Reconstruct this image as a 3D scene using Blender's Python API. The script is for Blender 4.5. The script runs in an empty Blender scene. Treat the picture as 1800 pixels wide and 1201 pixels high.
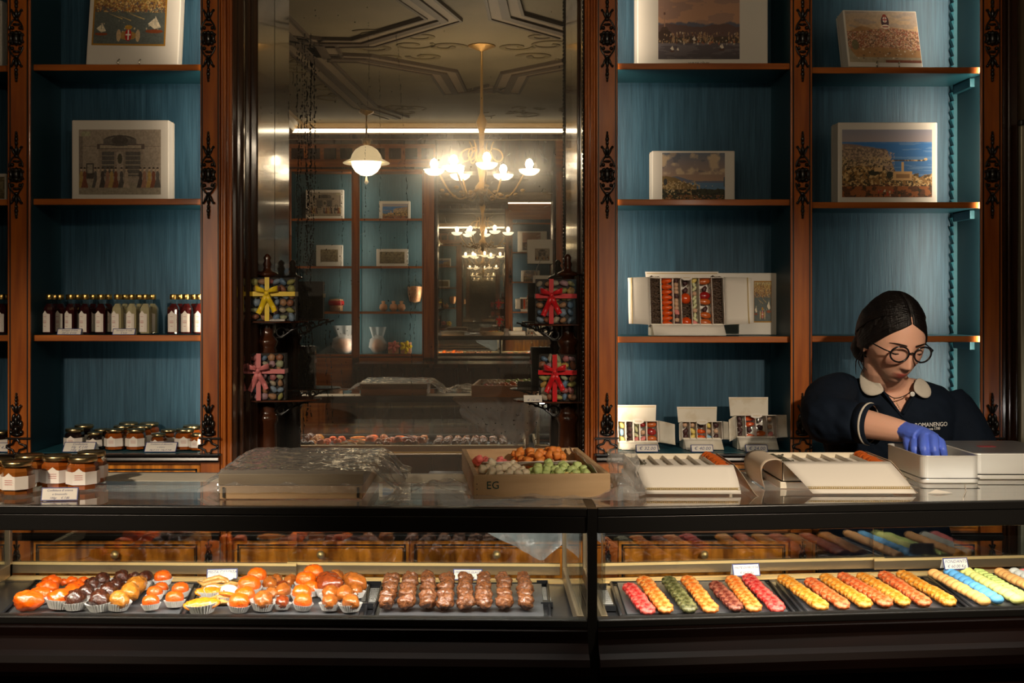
import bpy, math, random
from mathutils import Vector, Matrix, Euler, noise
R=math.radians; PI=math.pi
random.seed(7)
SC=bpy.context.scene; COL=SC.collection
# ---------------------------------------------------------------- camera frame
F=1900.0; VX=850.0; VY=536.0; EZ=1.342; CT=1.0; M=3.125
YF=2.77; YS=2.80; YB=2.98
def V(x,y,Y): return Vector(((x-VX)*Y/F, Y, EZ-(y-VY)*Y/F))
def XP(x,Y=YF): return (x-VX)*Y/F
def ZP(y,Y=YF): return EZ-(y-VY)*Y/F
def onz(x,y,z):
    Y=F*(EZ-z)/(y-VY); return Vector(((x-VX)*Y/F,Y,z))
def MVp(x,y,D): # a point seen in the big mirror at optical distance D
    p=V(x,y,D); return Vector((p.x,2*M-D,p.z))
cam=bpy.data.objects.new('camera',bpy.data.cameras.new('camera')); COL.objects.link(cam)
cam.location=(0,0,EZ); cam.rotation_euler=(R(90),0,0)
cam.data.sensor_width=36; cam.data.sensor_fit='HORIZONTAL'; cam.data.lens=36*F/1800
cam.data.shift_x=(900-VX)/1800; cam.data.shift_y=(VY-600.5)/1800
cam.data.clip_start=0.02; SC.camera=cam
SC.view_settings.view_transform='Standard'; SC.view_settings.look='None'; SC.view_settings.gamma=1
SC.view_settings.use_curve_mapping=False; SC.view_settings.exposure=0.12
cy=SC.cycles; cy.max_bounces=10; cy.glossy_bounces=5; cy.transparent_max_bounces=24; cy.transmission_bounces=8
cy.diffuse_bounces=3; cy.caustics_reflective=False; cy.caustics_refractive=False; cy.sample_clamp_indirect=4.0; cy.sample_clamp_direct=0
cy.use_denoising=True
w=bpy.data.worlds.new('world'); SC.world=w; w.use_nodes=True
w.node_tree.nodes['Background'].inputs[0].default_value=(0.02,0.016,0.012,1); w.node_tree.nodes['Background'].inputs[1].default_value=0.3
# ---------------------------------------------------------------- materials
MATS={}
def _p(name):
    m=bpy.data.materials.new(name); m.use_nodes=True; return m,m.node_tree,m.node_tree.nodes['Principled BSDF']
def ramp(nt,a,b,p0=0.3,p1=0.7):
    r=nt.nodes.new('ShaderNodeValToRGB'); r.color_ramp.elements[0].color=(*a,1); r.color_ramp.elements[1].color=(*b,1)
    r.color_ramp.elements[0].position=p0; r.color_ramp.elements[1].position=p1; return r
def noise_tex(nt,scale,stretch=(1,1,1),detail=4,coord='Object',dist=0):
    tc=nt.nodes.new('ShaderNodeTexCoord'); mp=nt.nodes.new('ShaderNodeMapping'); n=nt.nodes.new('ShaderNodeTexNoise')
    mp.inputs['Scale'].default_value=stretch; n.inputs['Scale'].default_value=scale; n.inputs['Detail'].default_value=detail
    n.inputs['Distortion'].default_value=dist
    nt.links.new(tc.outputs[coord],mp.inputs[0]); nt.links.new(mp.outputs[0],n.inputs['Vector']); return n
def mat(name,col,rough=.5,metal=0,coat=0,col2=None,ns=20,stretch=(1,1,1),p=(.3,.7),bump=0,bs=60,bstretch=None,emis=0,ecol=None,sss=0,spec=.5,sheen=0,alpha=1,trans=0,ior=1.45,coatr=.05):
    if name in MATS: return MATS[name]
    m,nt,b=_p(name); b.inputs['Base Color'].default_value=(*col,1); b.inputs['Roughness'].default_value=rough
    b.inputs['Metallic'].default_value=metal; b.inputs['Coat Weight'].default_value=coat; b.inputs['Coat Roughness'].default_value=coatr
    b.inputs['Specular IOR Level'].default_value=spec; b.inputs['IOR'].default_value=ior
    b.inputs['Transmission Weight'].default_value=trans; b.inputs['Alpha'].default_value=alpha
    if sheen: b.inputs['Sheen Weight'].default_value=sheen
    if sss:
        b.inputs['Subsurface Weight'].default_value=sss; b.inputs['Subsurface Radius'].default_value=(1,.4,.15); b.inputs['Subsurface Scale'].default_value=.006
    if col2:
        n=noise_tex(nt,ns,stretch); r=ramp(nt,col,col2,*p); nt.links.new(n.outputs[0],r.inputs[0]); nt.links.new(r.outputs[0],b.inputs['Base Color'])
    if bump:
        n2=noise_tex(nt,bs,bstretch or stretch); bp=nt.nodes.new('ShaderNodeBump'); bp.inputs['Strength'].default_value=bump; bp.inputs['Distance'].default_value=.002
        nt.links.new(n2.outputs[0],bp.inputs['Height']); nt.links.new(bp.outputs[0],b.inputs['Normal'])
    if emis:
        b.inputs['Emission Color'].default_value=(*(ecol or col),1); b.inputs['Emission Strength'].default_value=emis
    MATS[name]=m; return m
def clear(name,tint=(1,1,1),rough=.0,fac=1.0,diff=0,dcol=(.8,.8,.8),bump=0,bs=30,ior=1.45,base=0.0):
    """thin clear sheet: fresnel mix of transparent and glossy, a little diffuse for dust"""
    if name in MATS: return MATS[name]
    m=bpy.data.materials.new(name); m.use_nodes=True; nt=m.node_tree; nt.nodes.clear()
    out=nt.nodes.new('ShaderNodeOutputMaterial'); tr=nt.nodes.new('ShaderNodeBsdfTransparent'); gl=nt.nodes.new('ShaderNodeBsdfGlossy')
    tr.inputs[0].default_value=(*tint,1); gl.inputs['Roughness'].default_value=rough
    ge=nt.nodes.new('ShaderNodeNewGeometry'); vd=nt.nodes.new('ShaderNodeVectorMath'); vd.operation='DOT_PRODUCT'
    nt.links.new(ge.outputs['Incoming'],vd.inputs[0]); nt.links.new(ge.outputs['Normal'],vd.inputs[1])
    def mth(op,a,b=None,c=None):
        q=nt.nodes.new('ShaderNodeMath'); q.operation=op
        for i,z in enumerate((a,b,c)):
            if z is None: continue
            if isinstance(z,(int,float)): q.inputs[i].default_value=z
            else: nt.links.new(z,q.inputs[i])
        return q.outputs[0]
    f0=((ior-1)/(ior+1))**2; cs=mth('ABSOLUTE',vd.outputs['Value']); fr_=mth('MULTIPLY_ADD',mth('POWER',mth('SUBTRACT',1.0,cs),5.0),1-f0,f0)
    ma=nt.nodes.new('ShaderNodeMath'); ma.operation='MULTIPLY_ADD'; ma.inputs[1].default_value=fac; ma.inputs[2].default_value=base; ma.use_clamp=True
    nt.links.new(fr_,ma.inputs[0]); mx=nt.nodes.new('ShaderNodeMixShader')
    nt.links.new(ma.outputs[0],mx.inputs[0]); nt.links.new(tr.outputs[0],mx.inputs[1]); nt.links.new(gl.outputs[0],mx.inputs[2])
    last=mx
    if diff:
        d=nt.nodes.new('ShaderNodeBsdfDiffuse'); d.inputs[0].default_value=(*dcol,1); m2=nt.nodes.new('ShaderNodeMixShader')
        m2.inputs[0].default_value=diff; nt.links.new(mx.outputs[0],m2.inputs[1]); nt.links.new(d.outputs[0],m2.inputs[2]); last=m2
    if bump:
        n2=noise_tex(nt,bs,(1,1,1),3); bp=nt.nodes.new('ShaderNodeBump'); bp.inputs['Strength'].default_value=bump; bp.inputs['Distance'].default_value=.004
        nt.links.new(n2.outputs[0],bp.inputs['Height']); nt.links.new(bp.outputs[0],gl.inputs['Normal'])
    nt.links.new(last.outputs[0],out.inputs[0]); MATS[name]=m; return m
def vcol(name,rough=.6,coat=0,sss=0,spec=.4,bump=0,bs=100):
    if name in MATS: return MATS[name]
    m,nt,b=_p(name); a=nt.nodes.new('ShaderNodeVertexColor'); a.layer_name='Col'; nt.links.new(a.outputs[0],b.inputs['Base Color'])
    b.inputs['Roughness'].default_value=rough; b.inputs['Coat Weight'].default_value=coat; b.inputs['Specular IOR Level'].default_value=spec
    if sss:
        b.inputs['Subsurface Weight'].default_value=sss; b.inputs['Subsurface Radius'].default_value=(1,.35,.2); b.inputs['Subsurface Scale'].default_value=.008
    if bump:
        n2=noise_tex(nt,bs); bp=nt.nodes.new('ShaderNodeBump'); bp.inputs['Strength'].default_value=bump; bp.inputs['Distance'].default_value=.001
        nt.links.new(n2.outputs[0],bp.inputs['Height']); nt.links.new(bp.outputs[0],b.inputs['Normal'])
    MATS[name]=m; return m
wood=mat('polished mahogany',(.24,.050,.006),.34,coat=.22,col2=(.52,.142,.016),ns=3,stretch=(14,14,1.2),p=(.3,.72),coatr=.12)
woodh=mat('polished mahogany across',(.28,.065,.008),.34,coat=.25,col2=(.58,.17,.022),ns=3,stretch=(1.2,14,14),p=(.3,.72),coatr=.12)
drawerw=mat('flame mahogany veneer',(.24,.065,.008),.25,coat=.5,col2=(.95,.33,.035),ns=6,stretch=(7,2,1.1),p=(.34,.68),coatr=.1)
darkw=mat('dark stained wood',(.03,.011,.005),.22,coat=.5,col2=(.055,.02,.009),ns=4,stretch=(10,10,1),coatr=.12)
ebony=mat('black carved wood',(.008,.006,.005),.28,coat=.4,coatr=.2)
inlay=mat('black inlay',(.006,.004,.003),.4)
teal=mat('teal painted wood',(.014,.085,.115),.4,coat=.1)
moire=mat('blue moire silk',(.007,.038,.068),.5,col2=(.034,.100,.155),ns=5,stretch=(26,26,1.3),p=(.25,.8),spec=.4,bump=.3,bs=8,bstretch=(40,40,2))
black=mat('black metal frame',(.012,.011,.010),.35,metal=.3)
bronze=mat('bronze aluminium',(.32,.24,.15),.35,metal=.85)
brass=mat('brass line',(1,.72,.32),.42,metal=.75)
cream=mat('cream enamel',(.72,.64,.5),.35)
steel=mat('dark steel tray',(.04,.04,.043),.3,metal=.5)
glass=clear('pane glass',(.96,.98,.97),.0,1.0,ior=1.5); glassr=clear('sliding pane glass',(.93,.95,.94),.0,2.6,ior=1.55)
glasstop=clear('counter top glass',(.84,.86,.86),.004,1.45,ior=1.6,base=.02,diff=.03,dcol=(.6,.54,.48))
# ---------------------------------------------------------------- mesh builder
class MB:
    def __init__(s): s.v=[]; s.f=[]; s.mi=[]; s.sm=[]; s.c=[]
    def add(s,vs,fs,mi=0,sm=False,col=None):
        b=len(s.v); s.v+= [Vector(v) for v in vs]; s.f+=[tuple(b+i for i in f) for f in fs]; s.mi+=[mi]*len(fs); s.sm+=[sm]*len(fs)
        if col is None: col=(1,1,1)
        if callable(col): s.c+=[col(v) for v in vs]
        elif len(col)==len(vs) and not isinstance(col[0],(int,float)): s.c+=list(col)
        else: s.c+=[col]*len(vs)
        return s
    def box(s,c,d,rot=None,mi=0,col=None,taper=1,sm=False):
        hx,hy,hz=d[0]/2,d[1]/2,d[2]/2; vs=[]
        for z in (-hz,hz):
            k=taper if z>0 else 1
            for x,y in ((-hx,-hy),(hx,-hy),(hx,hy),(-hx,hy)): vs.append(Vector((x*k,y*k,z)))
        if rot is not None: vs=[rot@v for v in vs]
        vs=[v+Vector(c) for v in vs]
        return s.add(vs,[(0,3,2,1),(4,5,6,7),(0,1,5,4),(1,2,6,5),(2,3,7,6),(3,0,4,7)],mi,sm,col)
    def bb(s,x0,x1,y0,y1,z0,z1,mi=0,col=None): return s.box(((x0+x1)/2,(y0+y1)/2,(z0+z1)/2),(abs(x1-x0),abs(y1-y0),abs(z1-z0)),mi=mi,col=col)
    def lathe(s,prof,c=(0,0,0),n=20,mi=0,sm=True,rot=None,sx=1,sy=1,col=None,caps=True,a0=0):
        vs=[];fs=[];k=len(prof)
        for i in range(n):
            a=2*PI*i/n+a0
            for r,z in prof: vs.append(Vector((r*math.cos(a)*sx,r*math.sin(a)*sy,z)))
        for i in range(n):
            j=(i+1)%n
            for q in range(k-1): fs.append((i*k+q,j*k+q,j*k+q+1,i*k+q+1))
        if caps and prof[0][0]>1e-5: fs.append(tuple(i*k for i in reversed(range(n))))
        if caps and prof[-1][0]>1e-5: fs.append(tuple(i*k+k-1 for i in range(n)))
        if rot is not None: vs=[rot@v for v in vs]
        vs=[v+Vector(c) for v in vs]
        return s.add(vs,fs,mi,sm,col)
    def ell(s,c,r,n=12,m=8,rot=None,mi=0,col=None,nz=0,nf=3,seed=0,fn=None,sm=True,nz2=0):
        vs=[];fs=[]
        if isinstance(r,(int,float)): r=(r,r,r)
        for j in range(m+1):
            t=PI*j/m
            for i in range(n):
                a=2*PI*i/n; d=Vector((math.sin(t)*math.cos(a),math.sin(t)*math.sin(a),-math.cos(t)))
                k=1+ (nz*noise.noise(d*nf+Vector((seed,seed*1.7,0))) if nz else 0)
                if fn: k*=fn(d)
                if nz2: k+=nz2*(noise.noise(d*7+Vector((seed*2.3,0,5)))+.5*noise.noise(d*15+Vector((0,seed,9))))
                vs.append(Vector((d.x*r[0]*k,d.y*r[1]*k,d.z*r[2]*k)))
        for j in range(m):
            for i in range(n):
                a,b=j*n+i,j*n+(i+1)%n; fs.append((a,b,b+n,a+n))
        if rot is not None: vs=[rot@v for v in vs]
        vs=[v+Vector(c) for v in vs]
        return s.add(vs,fs,mi,sm,col)
    def tube(s,pts,r,n=8,mi=0,sm=True,closed=False,col=None,flat=1):
        pts=[Vector(p) for p in pts]; L=len(pts); rr=r if isinstance(r,(list,tuple)) else [r]*L
        vs=[];fs=[]; up=Vector((0,0,1)); prev=None
        for i,p in enumerate(pts):
            a=pts[(i-1)%L] if (i>0 or closed) else p; b=pts[(i+1)%L] if (i<L-1 or closed) else p
            t=(b-a); t=t.normalized() if t.length>1e-9 else Vector((0,0,1))
            if prev is None:
                u=t.cross(up); u=u.normalized() if u.length>1e-3 else t.cross(Vector((1,0,0))).normalized()
            else:
                u=prev-t*prev.dot(t); u=u.normalized() if u.length>1e-6 else t.cross(up).normalized()
            prev=u; v2=t.cross(u)
            for k in range(n):
                an=2*PI*k/n; vs.append(p+(u*math.cos(an)+v2*math.sin(an)*flat)*rr[i])
        for i in range(L if closed else L-1):
            j=(i+1)%L
            for k in range(n): fs.append((i*n+k,i*n+(k+1)%n,j*n+(k+1)%n,j*n+k))
        if not closed: fs.append(tuple(reversed(range(n)))); fs.append(tuple((L-1)*n+k for k in range(n)))
        return s.add(vs,fs,mi,sm,col)
    def prism(s,poly,fn,d0,d1,mi=0,col=None,sm=False):
        """poly list of (a,b); fn(a,b,d)->Vector"""
        k=len(poly); vs=[fn(a,b,d0) for a,b in poly]+[fn(a,b,d1) for a,b in poly]
        fs=[tuple(reversed(range(k))),tuple(range(k,2*k))]+[(i,(i+1)%k,(i+1)%k+k,i+k) for i in range(k)]
        return s.add(vs,fs,mi,sm,col)
    def grid(s,fn,nu,nv,mi=0,sm=True,col=None,wrapu=False):
        vs=[];cs=[];fs=[]
        for j in range(nv+1):
            for i in range(nu+(0 if wrapu else 1)):
                vs.append(fn(i/nu,j/nv))
                if callable(col): cs.append(col(i/nu,j/nv))
        W=nu if wrapu else nu+1
        for j in range(nv):
            for i in range(nu):
                a=j*W+i; b=j*W+(i+1)%W if wrapu else a+1; fs.append((a,b,b+W,a+W))
        return s.add(vs,fs,mi,sm,cs if cs else col)
    def build(s,name,mats,parent=None,world=False,bevel=0,seg=2,sub=0,solid=0,vc=False,edge=0):
        me=bpy.data.meshes.new(name); vs=s.v
        if world and parent is not None:
            r=parent
            while r.parent: r=r.parent
            inv=r.matrix_basis.inverted(); vs=[inv@v for v in vs]
        me.from_pydata([tuple(v) for v in vs],[],s.f)
        if not isinstance(mats,(list,tuple)): mats=[mats]
        for m in mats: me.materials.append(m)
        me.polygons.foreach_set('material_index',s.mi); me.polygons.foreach_set('use_smooth',s.sm)
        if vc:
            ca=me.color_attributes.new('Col','FLOAT_COLOR','POINT')
            ca.data.foreach_set('color',[x for c in s.c for x in (c[0],c[1],c[2],1.0)])
        me.update(); o=bpy.data.objects.new(name,me); COL.objects.link(o)
        if parent is not None: o.parent=parent
        if bevel:
            b=o.modifiers.new('b','BEVEL'); b.width=bevel; b.segments=seg; b.limit_method='ANGLE'; b.angle_limit=R(40)
        if solid:
            b=o.modifiers.new('s','SOLIDIFY'); b.thickness=solid; b.offset=0
        if sub:
            b=o.modifiers.new('u','SUBSURF'); b.levels=sub; b.render_levels=sub
        return o
def tag(o,label=None,cat=None,group=None,kind=None):
    if label: o['label']=label
    if cat: o['category']=cat
    if group: o['group']=group
    if kind: o['kind']=kind
    return o
def thing(name,label,cat,loc=(0,0,0),rz=0,group=None,rot=None):
    o=bpy.data.objects.new(name,None); COL.objects.link(o); o.location=loc; o.rotation_euler=rot if rot is not None else (0,0,rz); o.empty_display_size=.05
    # matrix_basis follows location/rotation
    return tag(o,label,cat,group)
def dup(o,parent=None,loc=None,rot=None,scale=None,label=None,group=None):
    c=o.copy(); COL.objects.link(c); c.parent=parent
    if loc is not None: c.location=loc
    if rot is not None: c.rotation_euler=rot
    if scale is not None: c.scale=scale if isinstance(scale,(tuple,list)) else (scale,)*3
    if label: c['label']=label
    if group: c['group']=group
    for ch in list(o.children): dup(ch,c)
    return c
class Proto:
    """first placement moves the source itself, later ones copy it"""
    def __init__(s,o): s.o=o; s.used=False
    def put(s,loc,rot=(0,0,0),scale=1,label=None,group=None):
        if not s.used:
            s.used=True; o=s.o; o.location=loc; o.rotation_euler=rot; o.scale=(scale,)*3 if not isinstance(scale,(tuple,list)) else scale
            if label: o['label']=label
            if group: o['group']=group
            return o
        return dup(s.o,None,loc,rot,scale,label,group)
def struct(mb,name,m,**k):
    o=mb.build(name,m,**k); o['kind']='structure'; return o
def area(name,loc,direction,sx,sy,power,col,parent=None):
    l=bpy.data.lights.new(name,'AREA'); l.shape='RECTANGLE'; l.size=sx; l.size_y=sy; l.energy=power; l.color=col
    o=bpy.data.objects.new(name,l); COL.objects.link(o); o.location=loc
    return o,l
def aim(o,zdir,ydir):
    """area light shines along -Z; long side is local Y (size_y)"""
    z=-Vector(zdir).normalized(); y=Vector(ydir).normalized(); x=y.cross(z).normalized(); y=z.cross(x)
    o.rotation_euler=Matrix((x,y,z)).transposed().to_euler()
# ================================================================ the room
SPOT_W=95
XL,XR,YN,YW,ZC=-1.47,1.8,-1.95,3.16,2.70
plaster=mat('warm plaster',(.35,.27,.17),.8,col2=(.28,.2,.12),ns=3)
struct(MB().bb(XL-.1,XR+.1,YN-.1,YW+.1,-.1,0),'floor',mat('stone floor',(.12,.08,.06),.3,col2=(.2,.14,.1),ns=4))
struct(MB().bb(XL-.1,XR+.1,YW,YW+.1,0,ZC+.1),'wall_back',plaster)
struct(MB().bb(XL-.1,XR+.1,YN-.1,YN,0,ZC+.1),'wall_front',plaster)
struct(MB().bb(XL-.1,XL,YN,YW,0,ZC+.1),'wall_left',darkw)
struct(MB().bb(XR,XR+.1,YN,YW,0,ZC+.1),'wall_right',darkw)
ceilm=mat('painted ceiling',(.13,.102,.056),.8,col2=(.08,.062,.034),ns=2.2,p=(.35,.75))
struct(MB().bb(XL-.1,XR+.1,YN-.1,YW+.1,ZC,ZC+.1),'ceiling',ceilm)
# painted ceiling mouldings, placed from where the mirror shows them
def CE(x,y): 
    D=(ZC-EZ)*F/(VY-y); p=MVp(x,y,D); return (p.x,p.y)
mould=mat('brown painted moulding',(.04,.025,.014),.7); mould2=mat('pale moulding',(.13,.095,.06),.7); orn=mat('painted scrollwork',(.06,.04,.02),.8,col2=(.09,.065,.02),ns=14)
def strip(mb,pts,w,h,z=ZC,mi=0,closed=False):
    pts=[Vector((p[0],p[1],0)) for p in pts]; n=len(pts)
    L=[];Rr=[]
    for i,p in enumerate(pts):
        a=pts[i-1] if (i>0 or closed) else p; b=pts[(i+1)%n] if (i<n-1 or closed) else p
        t=(b-a).normalized(); nn=Vector((-t.y,t.x,0)); L.append(p+nn*w/2); Rr.append(p-nn*w/2)
    for i in range(n if closed else n-1):
        j=(i+1)%n
        q=[L[i],Rr[i],Rr[j],L[j]]
        vs=[Vector((a.x,a.y,z)) for a in q]+[Vector((a.x,a.y,z-h)) for a in q]
        mb.add(vs,[(4,5,6,7),(0,4,7,3),(1,2,6,5),(0,1,5,4),(3,7,6,2)],mi)
mb=MB()
frames=[[(470,22),(640,185),(700,205)],[(560,72),(640,72),(780,30),(700,-30),(600,-60)],[(575,98),(640,100),(780,125),(800,160),(870,152)],
        [(1040,-40),(880,-20),(890,25),(1006,58)],[(1006,108),(905,128),(890,160),(870,152)],[(560,72),(575,98)],[(466,60),(560,72)]]
for fr in frames:
    P=[CE(*p) for p in fr]; strip(mb,P,.17,.012,mi=1); strip(mb,P,.045,.022,mi=0)
    for off in (-.085,.085):
        Q=[Vector((p[0],p[1],0)) for p in P]; o=[]
        for i,p in enumerate(Q):
            a=Q[i-1] if i>0 else p; b=Q[i+1] if i<len(Q)-1 else p; t=(b-a).normalized(); o.append((p.x-t.y*off,p.y+t.x*off))
        strip(mb,o,.016,.018,mi=0)
struct(mb,'trim_1',[mould,mould2])
mb=MB()
def scroll(mb,c,r,turns,dirn,w,rotz=0,ell=1,n=26):
    P=[]
    for i in range(n+1):
        t=i/n; a=rotz+dirn*turns*2*PI*t; q=r*(1-.75*t); P.append((c[0]+q*math.cos(a),c[1]+q*math.sin(a)*ell))
    strip(mb,P,w,.004)
c0=CE(845,82)
random.seed(5)
for sx in (-1,1):
    for k,(dx,dy,r) in enumerate(((.18,.0,.10),(.36,.04,.12),(.55,-.02,.14),(.78,.03,.12),(.3,.22,.1),(.55,.28,.1),(.3,-.22,.1),(.5,-.25,.09))):
        scroll(mb,(c0[0]+sx*dx,c0[1]+dy),r,1.1,sx*(1 if k%2 else -1),.032-.012*(k%2),rotz=.5*k,ell=.8)
for cx,cy_ in ((-1.15,.9),(-1.1,.1),(-.95,-.7),(.9,-.6),(1.05,.3),(-.6,-1.2),(.2,-1.3),(.7,-1.25)):
    for k in range(9):
        a=random.uniform(0,6.28); scroll(mb,(cx+random.uniform(-.18,.18),cy_+random.uniform(-.2,.2)),random.uniform(.04,.11),random.uniform(.5,1.1),random.choice((-1,1)),.014,a)
struct(mb,'trim_2',orn)
# cornices and light coves on the two long walls and the left wall
led=mat('lit white strip',(1,.86,.62),.5,emis=7,ecol=(1,.84,.6))
mb=MB()
prof=[(0,0),(.02,0),(.03,.03),(.07,.05),(.09,.09),(.12,.1),(.12,.13),(0,.13)]
def cornice(mb,p0,p1,nrm,z):
    d=Vector(p1)-Vector(p0); nn=Vector(nrm)
    mb.prism([(a,b) for a,b in prof],lambda a,b,t:Vector(p0)+d*t+nn*a+Vector((0,0,z+b)),0,1)
cornice(mb,(XL,YN,0),(XR,YN,0),(0,1,0),ZC-.13); cornice(mb,(XL,YN,0),(XL,YW,0),(1,0,0),ZC-.13); cornice(mb,(XL,YW,0),(XR,YW,0),(0,-1,0),ZC-.13); cornice(mb,(XR,YN,0),(XR,YW,0),(-1,0,0),ZC-.13)
struct(mb,'trim_3',mat('gilt cornice',(.3,.2,.09),.5))
# ================================================================ carved ornaments
def orn_long(h=.226):
    mb=MB(); k=h/155.
    def e(x,y,rx,ry,rz=.006,rot=0): mb.ell((x*k,0,y*k),(rx*k,rz,ry*k),8,6,rot=Matrix.Rotation(R(rot),3,'Y'))
    for sgn in (1,-1):
        for i,(yy,r) in enumerate(((74,2),(69,2.6),(63,3.4),(56,3))): e(0,sgn*yy,r,r*1.5)
        e(0,sgn*44,3,9)
        for sx in (-1,1):
            e(sx*5,sgn*42,2.3,9,rot=sx*sgn*22); e(sx*9,sgn*49,2.5,2.5)
        e(0,sgn*33,5,3)
        for sx in (-1,1):
            P=[(sx*(4+8*math.sin(PI*t*.55))*k,-.003,sgn*(32-18*t)*k) for t in [i/6 for i in range(7)]]; mb.tube(P,.0022,6)
            e(sx*7,sgn*18,3.4,3.4,.007); e(sx*6,sgn*9,4,3.5,.008,rot=30*sx)
    e(0,0,6,14,.010); e(0,8,7,4,.011); e(0,-8,7,4,.011)
    for sx in (-1,1): e(sx*9,0,3,10,.007); e(sx*11,6,2.5,3,.008); e(sx*11,-6,2.5,3,.008)
    for q in (-24,24): e(0,q,7,2.4,.008)
    return mb
def orn_base(h=.11):
    mb=MB(); k=h/78.
    def e(x,y,rx,ry,rz=.006,rot=0): mb.ell((x*k,0,y*k),(rx*k,rz,ry*k),8,6,rot=Matrix.Rotation(R(rot),3,'Y'))
    for yy,r in ((77,1.6),(72,2.4),(66,3),(60,2.6)): e(0,yy,r,r*1.5)
    e(0,50,3,9)
    for sx in (-1,1):
        e(sx*5,50,2.2,9,rot=sx*18); e(sx*8,55,2.2,2.4); e(sx*5,34,3.5,8,rot=-10*sx); e(sx*8,20,3.5,9,rot=8*sx); e(sx*9,7,4,5,.007); e(sx*5,24,2,6)
    e(0,28,4,10,.008); e(0,12,5,8,.009); e(0,3,10,3,.006)
    return mb
def orn_med(w=.05,h=.036):
    mb=MB(); P=[]
    for i in range(33):
        a=2*PI*i/32; q=1+.28*math.cos(4*a); P.append((w*.36*q*math.cos(a),-.002,h*.42*q*math.sin(a)))
    mb.tube(P[:-1],.0026,6,closed=True)
    for sx in (-1,1): mb.ell((sx*w*.47,0,0),(.004,.005,.006),8,6); mb.ell((0,0,sx*h*.48),(.008,.004,.003),8,6)
    return mb
ORN=[None,None,None]
def put_orn(kind,p,parent,sc=1):
    r=parent
    while r.parent: r=r.parent
    lp=r.matrix_basis.inverted()@Vector(p)
    if ORN[kind] is None:
        mb=(orn_long,orn_base,orn_med)[kind](); o=mb.build('carved_ornament',ebony,parent); ORN[kind]=o; o.location=lp
    else:
        o=ORN[kind].copy(); COL.objects.link(o); o.parent=parent; o.location=lp
    o.scale=(sc,1,sc); return o
# ================================================================ wall cabinets
ZT=2.48; ZD=ZP(797,YF)   # top of cabinet, display deck
def cabinet(name,label,x0,x1):
    return thing(name,label,'cabinet',((x0+x1)/2,YF,0))
def pilaster(cab,xa,xb,yo,face=-1,full=True,orn_x=None,zt=ZT,parent_world=True,gr=(.12,.88)):
    """xa..xb world X; yo front Y; face -1 looks toward -Y"""
    d=.008*(-face)
    p=MB().bb(xa,xb,yo,yo+d,.0,zt).build('pilaster',wood,cab,world=True,bevel=.002)
    W=xb-xa; f=face
    g=MB()
    for q in gr: g.bb(xa+W*q-.0016,xa+W*q+.0016,yo,yo+f*.0012,ZD,zt)
    g.bb(xa-.003,xb+.003,yo+f*.006,yo,ZP(772),ZP(769)); g.bb(xa-.004,xb+.004,yo+f*.008,yo,ZP(801),ZP(797))
    g.build('inlay_line',inlay,p,world=True)
    ox=orn_x if orn_x is not None else (xa+xb)/2
    for zz in (ZP(308),ZP(308)+.226*1.55): 
        if zz<zt-.1: put_orn(0,(ox,yo+f*.004,zz),p)
    put_orn(1,(ox,yo+f*.004,ZP(767)),p)
    put_orn(2,(ox,yo+f*.004,ZP(785)),p)
    put_orn(1,(ox,yo+f*.004,ZP(990)),p,.6)
    return p
def shelf_board(cab,xa,xb,zt,ys=YS,yb=YB,th=.0155,face=-1):
    f=face
    s=MB().bb(xa,xb,ys-f*.0,yb,zt-th+.003,zt).build('shelf',teal,cab,world=True)
    MB().bb(xa,xb,ys+f*.004,ys,zt-th,zt+.0006).build('edge_strip',woodh,s,world=True,bevel=.0025)
    return s
def rack(cab,x,sgn,y,z0,z1):
    mb=MB(); mb.bb(x,x-sgn*.010,y-.016,y-.001,z0,z1)
    z=z0+.01
    while z<z1-.02:
        mb.add([(x-sgn*.010,y-.016,z),(x-sgn*.010,y-.004,z),(x-sgn*.020,y-.010,z+.021),(x-sgn*.010,y-.016,z+.0235),(x-sgn*.010,y-.004,z+.0235),(x-sgn*.018,y-.018,z+.021),(x-sgn*.012,y-.022,z)],
               [(0,1,2,5,6),(0,6,5,3),(1,4,2),(3,5,2,4),(0,3,4,1)]); z+=.0245
    return mb.build('shelf_rack',teal,cab,world=True)
def drawers(cab,xa,xb,yo=YF+.012,face=-1,rows=((.768,.930),(.50,.736)),knob=True):
    f=face
    for z0,z1 in rows:
        d=MB().bb(xa,xb,yo,yo-f*.02,z0,z1).build('drawer',drawerw,cab,world=True,bevel=.002)
        g=MB()
        for (a,b,c,e) in ((xa+.008,xb-.008,z1-.014,z1-.010),(xa+.008,xb-.008,z0+.010,z0+.014),(xa+.008,xa+.012,z0+.01,z1-.01),(xb-.012,xb-.008,z0+.01,z1-.01),
                          (xa+.014,xb-.014,z1-.020,z1-.0185),(xa+.014,xa+.0155,z0+.02,z1-.02),(xb-.0155,xb-.014,z0+.02,z1-.02)):
            g.bb(a,b,yo+f*.003,yo,c,e)
        g.build('moulding_line',inlay,d,world=True)
        if knob: MB().lathe([(.004,0),(.004,.008),(.010,.012),(.011,.017),(.006,.022),(0,.023)],((xa+xb)/2,yo,z1-.034),12,rot=Matrix.Rotation(R(90*(-f)),3,'X')).build('knob',brass,d,world=True)
sidem=mat('shaded teal side panel',(.010,.045,.062),.5)  # teal paint darkened, the shade on the bay sides put into the colour
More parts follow.
